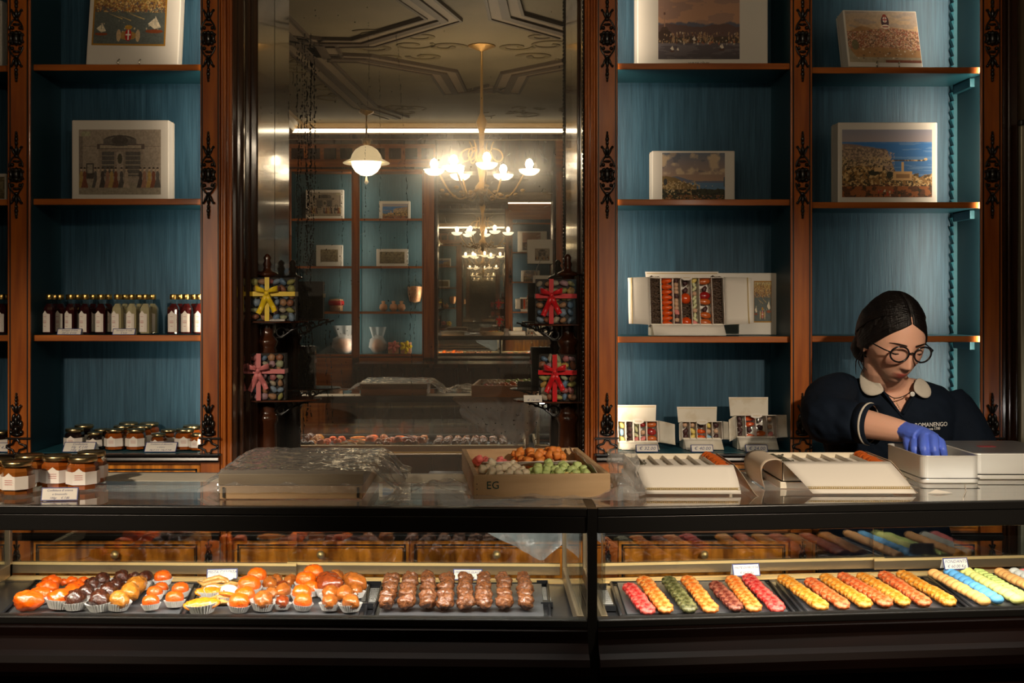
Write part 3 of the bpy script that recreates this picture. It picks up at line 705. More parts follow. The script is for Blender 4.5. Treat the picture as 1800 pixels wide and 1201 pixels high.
def pic(kind,w=220,h=152):
    p=Paint(w,h,len(kind)*7+3); u,v=p.u,p.v
    if kind=='etching':   # ink and wash drawing of a shop front with people
        p.vgrad(0,1,L(150,135,120),L(160,145,128)); p.mix((v<.18)*1.,L(150,138,120)); p.rect(0,1,.74,.745,L(110,95,85))
        p.rect(.22,.80,.70,.78,L(95,82,75)); p.rect(.24,.78,.26,.70,L(140,125,110))
        p.rect(.28,.43,.28,.66,L(90,85,80)); p.rect(.57,.75,.28,.66,L(92,86,80)); p.rect(.46,.54,.22,.66,L(160,145,130)); p.ell(.5,.55,.03,.08,L(80,75,60))
        for k in range(5):
            p.rect(.28,.43,.31+.07*k,.318+.07*k,L(165,150,130)); p.rect(.57,.75,.31+.07*k,.318+.07*k,L(165,150,130))
        p.rect(.26,.76,.715,.755,L(165,150,130)); p.ell(.5,.83,.2,.085,L(85,78,72)); p.ell(.5,.83,.16,.06,L(120,112,100)); p.rect(.3,.7,.78,.86,L(105,96,88)); p.ell(.5,.83,.1,.07,L(80,72,66)); p.rect(0,.05,.3,.9,L(125,112,100))
        p.rect(.03,.14,.9,.97,L(165,160,130))
        p.rect(.09,.18,.24,.48,L(70,62,56)); p.rect(.105,.165,.33,.46,L(150,140,125))
        cl=[L(170,140,80),L(120,70,50),L(85,80,75),L(170,150,130),L(70,60,55),L(150,110,90)]
        for k,x in enumerate((.03,.07,.2,.24,.29,.35,.40,.45,.52,.58,.75,.80,.86,.91,.96)):
            c=cl[k%6]; p.tri((x-.045,.1),(x+.045,.1),(x,.34),c); p.ell(x,.30,.022,.06,c); p.ell(x,.385,.014,.025,L(190,165,140)); p.ell(x,.405,.015,.014,L(60,50,45))
        p.mottle(.35,60,40)
    elif kind=='harbour': # gold framed bird's eye harbour
        p.vgrad(0,.62,L(70,85,88),L(130,125,95)); p.vgrad(.62,.9,L(150,110,60),L(190,155,80)); p.vgrad(.9,1,L(205,180,110),L(190,185,150))
        p.below(.62+.06*np.sin(u*9)+.05*p.noise(14,2,3),L(95,100,95)); p.mix((v>.6)*(p.noise(40,30,4)>.5)*.8,L(120,75,50)); p.mix((v>.6)*(p.noise(60,40,9)>.58)*.8,L(215,180,110))
        p.speck(170,.05,.95,.62,.86,[L(200,120,60),L(230,200,140),L(110,70,60),L(80,90,110)],.01,.012)
        for x,y in ((.3,.5),(.42,.47),(.55,.52),(.6,.5)): p.tri((x-.1,y+.08),(x+.1,y-.03),(x+.1,y-.01),L(200,170,110))
        p.ship(.12,.2,.11); p.ship(.84,.26,.15); p.speck(14,.1,.9,.25,.5,[L(220,200,160)],.008,.012)
        p.ell(.48,.18,.12,.08,L(170,130,70)); p.ell(.36,.18,.03,.11,L(200,170,130)); p.ell(.62,.18,.03,.11,L(200,170,130)); p.ell(.49,.19,.045,.11,L(180,25,25)); p.rect(.482,.498,.1,.28,L(235,225,215)); p.rect(.455,.525,.18,.21,L(235,225,215)); p.ell(.49,.33,.05,.04,L(190,140,50))
        p.mottle(.3,50,40); g=((u<.02)|(u>.98)|(v<.03)|(v>.97)); p.mix(g*1.,L(175,125,40))
    elif kind=='sunset':
        p.vgrad(.25,1,L(200,150,115),L(175,135,115)); p.mix((p.noise(4,10,2)>.55)*.35,L(110,100,110))
        p.below(.40+.10*p.noise(7,1,5,4),L(95,95,110),.02); p.below(.36+.12*p.noise(5,1,8,4),L(105,80,75),.01); p.below(.27+.03*p.noise(12,1,9),L(80,65,55),.01)
        p.mix((v<.34)*(v>.2)*(p.noise(60,20,3)>.62)*.8,L(190,150,110)); p.vgrad(0,.2,L(90,80,80),L(120,110,115)); p.mix((v<.2)*(p.noise(6,40,3)>.5)*.5,L(60,52,58))
        p.rect(.07,.085,.36,.6,L(170,130,105)); p.ell(.077,.36,.05,.05,L(80,60,50)); p.rect(.068,.088,.56,.59,L(110,80,70))
        p.ell(.08,.3,.09,.07,L(70,50,40)); p.speck(50,.0,.95,.2,.34,[L(200,165,130),L(110,60,45),L(225,205,175)],.008,.01)
        for x,y,k in ((.17,.1,.03),(.24,.1,.02),(.44,.22,.03),(.78,.12,.035)): p.ship(x,y,k*1.3,L(90,60,50),L(240,225,205))
        p.speck(20,.3,.95,.19,.23,[L(190,100,60),L(220,200,170)],.008,.012)
    elif kind=='bay':
        p.vgrad(.3,1,L(190,150,120),L(105,115,130)); c=p.noise(5,4,7,4); p.mix((c>.48)*(v>.55)*(c-.48)*7,L(205,180,150)); p.mix((p.noise(4,6,12)>.6)*(v>.6)*.5,L(85,90,105))
        p.below(.40+.1*np.exp(-((u-.2)/.2)**2)+.03*p.noise(6,1,3),L(110,115,135),.01); p.rect(.45,1,.23,.38,L(95,130,165)); p.vgrad(0,.0,L(0,0,0),L(0,0,0))
        p.below(np.where(u<.55,.30+.2*np.exp(-((u-.05)/.3)**2)*1.,.2)+.05*p.noise(14,1,8),L(130,105,65),.01); p.below(.22+.06*p.noise(18,1,5),L(60,60,40),.01); p.mix((v<.42)*(u<.6)*(p.noise(40,26,3)>.58)*.8,L(200,170,120)); p.mix((v<.24)*(p.noise(40,26,8)>.52)*.9,L(40,38,28)); p.mix((v<.13)*(p.noise(30,20,6)>.5)*.9,L(140,95,55))
        p.speck(50,.0,.5,.2,.42,[L(230,210,170),L(150,100,60)],.008,.01); p.speck(16,.1,.9,.04,.15,[L(190,60,40),L(60,80,120),L(220,200,170)],.006,.012)
        for x in (.6,.7,.8): p.ship(x,.3,.014,L(60,60,60))
        p.ell(.05,.4,.03,.07,L(60,60,60)); p.rect(.98,1,.3,.5,L(80,90,100))
    elif kind=='crest': # embossed tin: pink city below pale sky, crest
        p.vgrad(.5,1,L(225,185,135),L(190,170,150)); p.mix((p.noise(3,9,4)>.55)*(v>.6)*.5,L(160,150,150)); p.vgrad(0,.36,L(165,160,150),L(195,185,165))
        p.below(.55+.13*np.exp(-((u-.2)/.15)**2)+.12*np.exp(-((u-.62)/.25)**2)+.04*p.noise(9,1,4),L(185,140,95),.02); m=(v<.6+.08*np.exp(-((u-.6)/.3)**2))*(v>.3-.1*abs(u-.4))
        p.mix(m*(p.noise(60,40,3)>.45)*.85,L(170,90,70)); p.mix(m*(p.noise(80,60,8)>.55)*.85,L(235,200,170)); p.mix(m*(p.noise(50,40,18)>.62)*.8,L(110,90,75)); p.ell(.1,.34,.05,.1,L(130,120,90)); p.below(.1+.25*np.clip(.1-u,0,1)*8,L(180,165,140)); p.speck(26,.1,.95,.05,.26,[L(120,90,75),L(240,225,205)],.012,.014); p.rect(.5,1,.0,.05,L(140,80,60))
        p.ell(.55,.8,.055,.13,L(80,55,60)); p.ell(.55,.9,.03,.05,L(150,60,40)); p.ell(.55,.84,.03,.06,L(225,215,200)); p.rect(.545,.555,.78,.9,L(180,35,30)); p.rect(.52,.58,.83,.85,L(180,35,30)); p.ell(.55,.7,.06,.045,L(235,215,190)); p.rect(.51,.59,.69,.71,L(150,50,45))
        p.mottle(.2)
    elif kind=='gulf':
        p.vgrad(.8,1,L(175,160,160),L(150,150,165)); p.vgrad(.3,.82,L(70,115,165),L(60,125,195)); p.mix((v<.82)*(p.noise(3,40,3)>.55)*.4,L(130,165,200))
        p.below(.62+.16*(1-np.clip(u/.62,0,1))**.6+.03*p.noise(10,1,3)-np.clip(u-.5,0,1)*3,L(150,125,110),.02); p.below(.5+.08*p.noise(9,1,5)-np.clip(u-.32,0,1)*.9,L(130,105,80),.02)
        p.rect(.55,.92,.535,.55,L(165,130,90)); p.ell(.93,.56,.02,.02,L(220,200,170)); p.below(.36+.08*np.sin(u*7)+.05*p.noise(12,1,9)-.08*(u>.85),L(150,110,60),.01); p.below(.16+.06*p.noise(7,1,12),L(100,60,35),.01)
        p.mix((v<.6)*(v>.16)*(p.a[...,0]>p.a[...,2]*1.15)*(p.noise(50,36,6)>.56)*.85,L(225,190,130)); p.mix((v<.55)*(p.a[...,0]>p.a[...,2])*(p.noise(40,30,16)>.57)*.9,L(60,50,30)); p.mix((v<.16)*(p.noise(16,14,26)>.5)*.8,L(170,100,50))
        p.mix((u<.58)*(v>.46)*(v<.62+.16*(1-np.clip(u/.62,0,1))**.6)*(p.noise(70,50,44)>.5)*.75,L(205,175,140)); p.mix((u<.5)*(v>.5)*(v<.72)*(p.noise(60,40,54)>.56)*.7,L(95,85,75)); p.rect(.57,.78,.25,.38,L(210,165,110)); p.rect(.66,.685,.36,.52,L(215,175,120)); p.rect(.60,.75,.28,.34,L(150,110,70)); p.ell(.53,.33,.035,.05,L(50,50,35)); p.ell(.35,.36,.06,.04,L(50,48,32)); p.rect(.36,.45,.38,.44,L(215,175,125)); p.rect(.39,.4,.42,.5,L(200,160,110))
        p.speck(30,.4,.6,.02,.12,[L(190,60,40),L(230,210,180),L(60,40,30)],.007,.014)
    elif kind=='small': p.vgrad(0,1,L(120,105,75),L(150,135,100)); p.mix((p.noise(14,10,3)>.5)*.7,L(95,80,55)); p.mottle(.5,40,30)
    return p.a
picm=vcol('printed paper picture',.55,coat=.0)
def picture_mesh(mb,kind,w,h,o,ax,ay,nu=220,nv=152,mi=0):
    """o lower-left corner, ax/ay unit vectors"""
    a=pic(kind,nu,nv); 
    vs=[];cs=[];fs=[]
    for j in range(nv):
        for i in range(nu):
            vs.append(Vector(o)+Vector(ax)*(w*i/(nu-1))+Vector(ay)*(h*j/(nv-1))); c=a[nv-1-j,i]; cs.append((float(c[0]),float(c[1]),float(c[2])))
    for j in range(nv-1):
        for i in range(nu-1): k=j*nu+i; fs.append((k,k+1,k+nu+1,k+nu))
    mb.add(vs,fs,mi,False,cs)
white=mat('ivory card',(.78,.72,.64),.5,col2=(.74,.68,.60),ns=8); whitep=mat('white paper',(.72,.66,.58),.6); gilt=mat('gilt print',(.5,.36,.14),.4)
inkb=mat('blue ink',(.03,.04,.16),.6); inkr=mat('red ink',(.45,.06,.05),.6); inkk=mat('dark ink',(.03,.03,.035),.6); navy=mat('navy card edge',(.015,.025,.16),.5)
def text(s,size,m,parent,loc,rot=(PI/2,0,0),name='lettering',align='CENTER',shear=0,ext=.00005):
    c=bpy.data.curves.new(name,'FONT'); c.body=s; c.size=size; c.align_x=align; c.align_y='CENTER'; c.extrude=ext; c.shear=shear; c.resolution_u=2
    tmp=bpy.data.objects.new('t',c); me=bpy.data.meshes.new_from_object(tmp); me.name=name; bpy.data.objects.remove(tmp); bpy.data.curves.remove(c)
    if not me.materials: me.materials.append(m)
    else: me.materials[0]=m
    o=bpy.data.objects.new(name,me); COL.objects.link(o); o.parent=parent; o.location=loc; o.rotation_euler=rot; return o
def picbox(label,x0,x1,ytop,zs,Y,kind,margin,depth=.05,tilt=0,rz=0,group=None,name='picture_box',lid=True):
    """margin: l,r,b,t in pixels; stands with its back lower edge on the shelf"""
    k=Y/F; w=(x1-x0)*k; h=(ZP(ytop,Y)-zs)/math.cos(tilt) if tilt else ZP(ytop,Y)-zs
    xc=((x0+x1)/2-VX)*k; t=thing(name,label,'gift box',(xc,Y,zs),rot=(-tilt,0,rz),group=group)
    MB().box((0,depth*.5,h/2),(w,depth,h)).build('box_body',white,t,bevel=.003)
    l_,r_,b_,t_=[q*k for q in margin]
    mb=MB(); picture_mesh(mb,kind,w-l_-r_,h-b_-t_,(-w/2+l_,-.0012,b_),(1,0,0),(0,0,1)); mb.build('printed_picture',picm,t,vc=True)
    if lid: MB().box((0,depth*.72,h/2),(w+.0015,.0012,h+.0015)).build('lid_seam',mat('tan seam card',(.35,.3,.22),.7),t)  # thin tan band marking the seam between lid and box
    return t,w,h
zA=[ZP(y,YS)+.001 for y in (114,350,589.5)]; zC=[ZP(y,YS)+.001 for y in (112,351,592)]; zD=[ZP(y,YS)+.001 for y in (119,356,591)]
t,w_,h_=picbox('padded box with a gilt framed harbour view and red shield, top left shelf',152,312,-22,zA[0],2.86,'harbour',(8,24,36,6),.045,tilt=R(11),rz=R(3))
t.location.z+=.012
for q in (-.03,.025):
    mb=MB(); mb.tube([(q,.0,-.010),(q,-.012,-.009),(q-.003,-.016,.004),(q+.001,-.014,.010)],.0018,6); mb.build('easel_hook',mat('steel wire',(.7,.66,.58),.25,metal=.9),t)
picbox('white box printed with an old shop front and people, second left shelf',126,297,211,zA[1],2.87,'etching',(13,14,12,17),.055)
t,w_,h_=picbox('large white box with a sunset harbour print, top shelf right of the mirror',1120,1350,-45,zC[0],2.86,'sunset',(37,50,16,10),.06)
text('VUE DE GÊNES',.0085,inkk,t,(-.01,-.0015,.013),name='caption')
picbox('small white box with a cloudy bay landscape print, second shelf right of the mirror',1146,1292,265,zC[1],2.87,'bay',(18,18,1,4),.05)
t,w_,h_=picbox('white embossed tin with a pink city view and crest, top right shelf',1490,1625,19,zD[0],2.85,'crest',(3,2,8,3),.05,tilt=R(14),rz=R(4),name='picture_tin')
t.location.z+=.012
for q in (-.03,.03):
    mb=MB(); mb.tube([(q,.0,-.010),(q,-.012,-.009),(q-.002,-.016,.004),(q+.001,-.014,.009)],.0018,6); mb.build('easel_hook',MATS['steel wire'],t)
picbox('white box with a blue gulf and ochre town print, second right shelf',1473,1648,215,zD[1],2.87,'gulf',(7,10,13,13),.06)
picbox('edge of a white gift box at the far left of the top shelf',-90,3,0,zA[0],2.88,'small',(6,8,6,6),.04)
picbox('white box with a pale print, left of the first pilaster, second shelf',-80,11,305,zA[1],2.88,'small',(4,3,5,6),.04)
# ================================================================ bottles
glassb=clear('bottle glass',(.93,.95,.93),.0,1.2,ior=1.5); gold=mat('gold cap',(.75,.5,.16),.28,metal=1); labelm=mat('bottle label paper',(.80,.72,.64),.6)
def liquid(n,c,r=.12): return mat(n,c,r,coat=.6,spec=.5)
def bottle(liq,label,lab2=None):
    t=thing('syrup_bottle',label,'bottle'); 
    pf=[(.0158,.0),(.0165,.002),(.0165,.066),(.0150,.072),(.0105,.078),(.0080,.083),(.0076,.096)]
    MB().lathe(pf,n=8,sm=False,a0=PI/8,caps=False).build('glass_body',glassb,t)
    MB().lathe([(.0,.003),(.0150,.003),(.0153,.065),(.0138,.071),(.0095,.077),(.0066,.081),(0,.081)],n=8,sm=False,a0=PI/8).build('syrup',liq,t)
    MB().lathe([(.0088,.092),(.0094,.093),(.0094,.1045),(.0086,.1055),(0,.1055)],n=16,caps=False).build('cap',gold,t)
    c=.0165*math.cos(PI/8)+.0006; wf=.0165*math.sin(PI/8)*2
    mb=MB(); hw=wf/2+.0072
    poly=[]
    def bend(a,z,d):
        e=abs(a)-wf/2; s_=1 if a>0 else -1
        if e<=0: return Vector((a,-c-d,z))
        return Vector((s_*(wf/2+e*.707),-c-d+e*.707,z))
    mid=[(-wf/2,.007),(wf/2,.007),(wf/2,.055),(.004,.058),(0,.0625),(-.004,.058),(-wf/2,.055)]
    mb.prism(mid,bend,.0,.0005); mb.prism([(-hw,.007),(-wf/2,.007),(-wf/2,.055),(-hw,.054)],bend,0,.0005); mb.prism([(wf/2,.007),(hw,.007),(hw,.054),(wf/2,.055)],bend,0,.0005)
    lb=mb.build('paper_label',labelm,t)
    for z,ww in ((.047,.008),(.036,.009),(.033,.010),(.0305,.009),(.022,.006)):
        MB().box((0,-c-.0008,z),(ww,.0002,.0008)).build('printed_line',inkr,lb)
    return t
dark=liquid('dark cherry syrup',(.035,.006,.008)); pale=liquid('pale syrup',(.50,.42,.25)); redl=liquid('rose syrup',(.09,.010,.010))
bD=Proto(bottle(dark,'x')); bP=Proto(bottle(pale,'x')); bR=Proto(bottle(redl,'x'))
zb=zA[2]
def row(pr,xs,y,lab,grp,rz=0):
    for i,x in enumerate(xs):
        Y=y+random.uniform(-.004,.004); pr.put(((x-VX)*Y/F,Y,zb),(0,0,rz+random.uniform(-.15,.15)),1.0,lab,grp)
random.seed(4)
row(bD,(87,125,150,178),2.83,'small gold capped bottle of dark purple syrup in the front row of the dark group','dark syrup bottles, front row',-.25)
row(bD,(106,137,164,191),2.872,'small gold capped bottle of dark purple syrup in the second row of its group','dark syrup bottles, second row')
row(bD,(97,122,150,176),2.915,'small gold capped bottle of dark purple syrup at the back of the dark group','dark syrup bottles, back row')
row(bP,(207,232,256),2.83,'small gold capped bottle of pale cloudy syrup in the front row','pale syrup bottles, front row',-.2)
row(bP,(220,245,268),2.872,'small gold capped bottle of pale cloudy syrup behind the front row','pale syrup bottles, second row')
row(bP,(233,257),2.915,'small gold capped bottle of pale cloudy syrup at the back','pale syrup bottles, back row')
row(bR,(305,328,351),2.83,'small gold capped bottle of red syrup beside the mahogany pilaster, front row','red syrup bottles, front row')
row(bR,(317,341),2.872,'small gold capped bottle of red syrup beside the mahogany pilaster, back row','red syrup bottles, back row')
row(bD,(-14,3),2.83,'gold capped bottle of dark syrup left of the first pilaster','dark syrup bottles at the far left')
row(bD,(10,),2.875,'gold capped dark syrup bottle tucked behind the first pilaster at far left','dark syrup bottle behind')
# ================================================================ price cards
def card(label,cx,cy,w,h,Y,lines,ink=inkb,rz=0,z=None,lean=R(28),name='price_card',sz=None,edge=navy):
    """tent card; cx,cy centre pixel of its face"""
    k=Y/F; W,H=w*k,h*k
    p=V(cx,cy,Y); t=thing(name,label,'price card',(p.x,Y,z if z is not None else p.z-H*.5),rz=rz)
    fr=lambda a,b,d:Vector((a,math.sin(lean)*b-d,math.cos(lean)*b))
    Hs=H/math.cos(lean); hh=W/2
    MB().prism([(-hh,0),(hh,0),(hh,Hs),(-hh,Hs)],fr,0,.0006).build('card_front',edge,t)
    MB().prism([(-hh+.0017,.0017),(hh-.0017,.0017),(hh-.0017,Hs-.0017),(-hh+.0017,Hs-.0017)],fr,.0006,.0008).build('card_face',whitep,t)
    bk=lambda a,b,d:Vector((a,math.sin(lean)*Hs*2-math.sin(lean)*b+d,math.cos(lean)*b))
    MB().prism([(-hh,0),(hh,0),(hh,Hs),(-hh,Hs)],bk,0,.0006).build('card_back',whitep,t)
    n=len(lines); s=sz or min(Hs/(n+.6),W/(max(len(l) for l in lines)*.60))
    for i,l in enumerate(lines):
        q=Hs*(1-(i+.75)/(n+.45)); v=fr(0,q,.001)
        text(l,s,ink,t,v,rot=(PI/2-lean,0,0),name='handwriting',shear=.3)
    return t
card('blue edged price card before the dark purple syrup bottles',121,583,43,11,2.797,['Sciroppo di viole','200 ml  € 9.50'],z=zb)
card('blue edged price card before the pale syrup bottles',217,583,40,11,2.797,['Sciroppo di rose','€ 9.50'],z=zb)
zdk=ZD+.001
card('blue edged price card before the black topped jam jars',137,785,56,16,2.785,['Confettura','50g   € 2.00','100g  € 3.60'],z=zdk,lean=R(40))
card('blue edged price card before the orange jam jars on the left deck',281,787,56,16,2.785,['Confettura di albicocche','e arance','50g € 4.50  100g € 7.50'],z=zdk,lean=R(40))
card('blue edged price card partly behind the first pilaster at the far left',2,785,30,15,2.785,['€ 4.50'],z=zdk,lean=R(40))
# ================================================================ jam jars
lidg=mat('gold jar lid',(.55,.42,.2),.3,metal=1,col2=(.45,.36,.2),ns=3)
def jar(jam,label,h=.055,r=.026,big=True,paper=True):
    t=thing('jam_jar',label,'jam jar')
    MB().lathe([(r*.9,0),(r,.003),(r,h*.74),(r*.86,h*.84),(r*.8,h*.86)],n=8,sm=False,a0=PI/8,caps=False).build('glass_body',glassb,t)
    MB().lathe([(0,.003),(r*.9,.003),(r*.94,h*.70),(r*.78,h*.81),(0,h*.82)],n=8,sm=False,a0=PI/8).build('jam',jam,t)
    MB().lathe([(r*.86,h*.85),(r*.89,h*.86),(r*.89,h*.97),(r*.84,h),(r*.80,h*.985),(0,h*.985)],n=24,caps=False).build('lid',lidg,t)
    if paper:
        ph=h*.2; p1=h*.58; mb=MB()
        for i in range(8):
            if i in (1,2,3): continue
            a0=PI/8+i*PI/4; a1=a0+PI/4; q=r+.0006
            P=[Vector((q*math.cos(a),q*math.sin(a),0)) for a in (a0,a1)]
            def fn(a,b,d,P=P): 
                v=P[0].lerp(P[1],a); return Vector((v.x,v.y,b))*1.0+Vector((v.x,v.y,0)).normalized()*d
            poly=[(0,ph),(1,ph),(1,p1),(0,p1)] if i not in (5,) else [(0,ph),(1,ph),(1,p1),(.8,p1+.001),(.5,p1+.006),(.2,p1+.001),(0,p1)]
            mb.prism(poly,fn,0,.0004)
        lb=mb.build('paper_label',labelm,t)
        c=r*math.cos(PI/8)+.0014
        for z in (.36,.42,.48): MB().box((0,-c,h*z),(r*.5,.0002,.0006)).build('printed_line',inkr,lb)
    return t
orj=liquid('orange jam',(.36,.075,.008),.2); amb=liquid('amber jam',(.30,.085,.012),.2); blk=liquid('black jam',(.012,.006,.006),.2); brj=liquid('brown orange jam',(.26,.06,.010),.2); grn=liquid('green jelly',(.11,.13,.01),.2)
Jo=Proto(jar(orj,'x')); Jb=Proto(jar(blk,'x')); Ja=Proto(jar(amb,'x')); Jbr=Proto(jar(brj,'x')); Jg=Proto(jar(grn,'x'))
def jp(pr,x,Y,sc,lab,g=None,z=zdk,rz=None): return pr.put(((x-VX)*Y/F,Y,z),(0,0,random.uniform(-.25,.25) if rz is None else rz),sc,lab,g)
jp(Jb,131,2.84,1.0,'black jam jar with white label at the left of the left deck'); jp(Jb,148,2.90,1.05,'tall black jam jar behind the leftmost black jar')
jp(Jb,167,2.84,.82,'short black jam jar right of the leftmost black jar'); jp(Jb,180,2.90,.85,'short black jam jar half hidden beside the orange jars')
jp(Jo,202,2.83,1.0,'orange jam jar right of the black jars, front row'); jp(Jo,216,2.885,1.05,'orange jam jar behind the front orange jar'); jp(Jo,226,2.94,1.08,'rearmost orange jam jar of the middle cluster')
jp(Jo,239,2.83,1.0,'orange jam jar in the middle of the deck, front row'); jp(Jo,250,2.885,1.05,'orange jam jar behind the middle front jar'); jp(Jo,262,2.935,1.08,'orange jam jar at the back of the middle cluster')
jp(Jbr,279,2.825,.78,'short brown jam jar behind the right price card'); jp(Jbr,296,2.885,.85,'short brown jam jar half hidden behind the price card')
jp(Jo,325,2.83,1.0,'orange jam jar near the mahogany pilaster, front'); jp(Jo,338,2.885,1.05,'orange jam jar behind the one near the pilaster'); jp(Jo,347,2.82,.8,'short orange jam jar against the mahogany pilaster')
jp(Jg,55,2.90,1.1,'green jelly jar peeking from behind the first pilaster'); jp(Jb,3,2.83,.9,'dark jam jar left of the first pilaster')
# jars on the counter glass at the left
def jc(pr,x,yb,sc,lab): 
    p=onz(x,yb,CT); pr.put((p.x,p.y,CT+.0005),(0,0,random.uniform(-.3,.1)),sc,lab,None)
jc(Ja,30,870,1.12,'hexagonal amber jam jar nearest the left edge on the counter glass'); jc(Ja,52,857,1.12,'amber jam jar just behind the front one on the counter'); jc(Ja,-4,866,1.12,'amber jam jar cut off at the left edge of the counter')
jc(Jo,101,858,1.12,'orange jam jar behind the handwritten card on the counter'); jc(Jo,146,861,1.12,'orange jam jar right of the handwritten card on the counter'); jc(Jo,161,850,1.12,'orange jam jar at the back right of the counter jars')
card('handwritten jam price card leaning on the counter glass',104,861,63,22,1.885,['Confettura di arance','e limoncello','100gr     € 7.80'],z=CT+.0005,rz=R(5),lean=R(18))

# ================================================================ goods on the opposite shelves, seen in the mirror
ZO3=[ZO(384)+.001,ZO(468)+.001,ZO(548)+.001,.976]
def obox(label,x0,x1,ytop,zs,kind,m=(5,5,5,5),name='picture_box'):
    k=8.0/F; w=(x1-x0)*k; h=ZO(ytop)-zs; t=thing(name,label,'gift box',(((x0+x1)/2-VX)*k,YO-.06,zs),rz=PI)
    MB().box((0,.03,h/2),(w,.05,h)).build('box_body',white,t,bevel=.003); a,b,c,d=[q*k for q in m]
    mb=MB(); picture_mesh(mb,kind,w-a-b,h-c-d,(-w/2+a,.0038,c),(1,0,0),(0,0,1),60,42); mb.build('printed_picture',picm,t,vc=True)
obox('white box with a faded grey print, upper left shelf in the mirror',535,602,332,ZO3[0],'etching')
obox('small white box with a red and blue landscape, right bay in the mirror, upper',665,720,352,ZO3[0],'gulf',(4,6,1,5))
obox('plain pale box on the opposite second shelf, left bay in the mirror',553,600,430,ZO3[1],'small',(8,8,8,8))
obox('pale box with an olive print on the opposite second shelf, right bay in the mirror',660,716,437,ZO3[1],'small',(6,6,5,5))
obox('white box with a small grey print, narrow bay at the right of the mirror',928,980,420,ZO3[1]+.02,'etching',(13,13,5,16))
obox('small white box low in the narrow bay at the right of the mirror',938,975,484,ZO3[2],'small',(8,8,8,8))
def oz(x,zs,nm,lab,cat,parts,rz=0):
    t=thing(nm,lab,cat,(XO(x),YO-.09,zs))
    for n_,m_,pf in parts: MB().lathe(pf,n=18).build(n_,m_,t)
cand=mat('pale candy filling',L(220,170,130),.5,col2=L(190,120,80),ns=40); redb=mat('red bow ribbon',L(170,25,25),.4)
oz(728,ZO3[2],'glass_jar','tall footed glass jar of pale pink sweets on the opposite third shelf','jar',(('glass_body',glassb,[(.03,0),(.035,.004),(.008,.02),(.008,.05),(.045,.07),(.058,.13),(.06,.19),(.05,.2)]),('sweets_filling',cand,[(0,.065),(.04,.075),(.053,.13),(.055,.185),(0,.19)]),('glass_lid',glassb,[(.05,.2),(.03,.215),(.008,.235),(.012,.26),(0,.27)])))
oz(588,ZO3[2],'glass_jar','round glass jar with a red bow on the opposite third shelf','jar',(('glass_body',glassb,[(.05,0),(.055,.01),(.055,.1),(.05,.11)]),('sweets_filling',cand,[(0,.003),(.05,.003),(.052,.09),(0,.095)]),('red_bow',redb,[(.056,.045),(.060,.05),(.060,.075),(.056,.08)])))
for x,lab in ((672,'left'),(690,'middle'),(704,'right')): oz(x,ZO3[2],'sweet_ball','%s one of three round wrapped sweets on the opposite third shelf'%lab,'sweet',(('wrapper',cand,[(0,0),(.02,.004),(.032,.025),(.026,.05),(.01,.06),(.016,.075),(0,.08)]),))
for x,lab in ((548,'left'),(560,'right')): oz(x,ZO3[2],'candy_cane_jar','%s of two slim striped sweet jars on the opposite third shelf'%lab,'jar',(('glass_body',glassb,[(.018,0),(.02,.01),(.02,.09),(.015,.1)]),('sweets_filling',white,[(0,.004),(.016,.004),(.016,.08),(0,.085)])))
for x,m_,lab in ((690,None,'pink'),(712,None,'yellow')):
    t=thing('ribbon_gift_box','small clear gift box with a %s bow on the opposite base shelf'%lab,'gift box',(XO(x),YO-.1,.977)); MB().bb(-.04,.04,-.03,.03,0,.085).build('card_tray',cand,t,bevel=.003)
    rm=mat(lab+' satin bow',L(235,200,20) if lab=='yellow' else L(215,120,110),.4)
    mb=MB(); mb.bb(-.041,.041,-.031,.031,.04,.055); mb.bb(-.008,.008,-.031,.031,0,.086); mb.build('ribbon',rm,t)
    mb=MB()
    for a in range(5): mb.ell((.028*math.cos(a*1.25),.036,.055+.024*math.sin(a*1.25)),(.022,.006,.012),10,6,rot=Matrix.Rotation(-a*1.25,3,'Y'))
    mb.build('bow',rm,t)
bagm=clear('clear gift bag',(.95,.95,.95),.1,1.5,ior=1.45,diff=.3,bump=.8,bs=25)
for x,w_,h_,lab in ((604,.10,.20,'left'),(662,.065,.19,'right')):
    t=thing('gift_bag','%s of two large clear cellophane bags on the opposite base shelf'%lab,'gift bag',(XO(x),YO-.1,.977)); mb=MB()
    mb.ell((0,0,h_*.35),(w_,.05,h_*.36),18,12,nz=.25,nf=2.5); mb.grid(lambda u,v:Vector(((u-.5)*w_*(1.2+.8*v),.012*math.sin(u*14),h_*(.6+.45*v))),20,8); mb.build('cellophane',bagm,t); MB().ell((0,0,h_*.3),(w_*.7,.04,h_*.26),14,10,nz=.2).build('contents',cand,t)
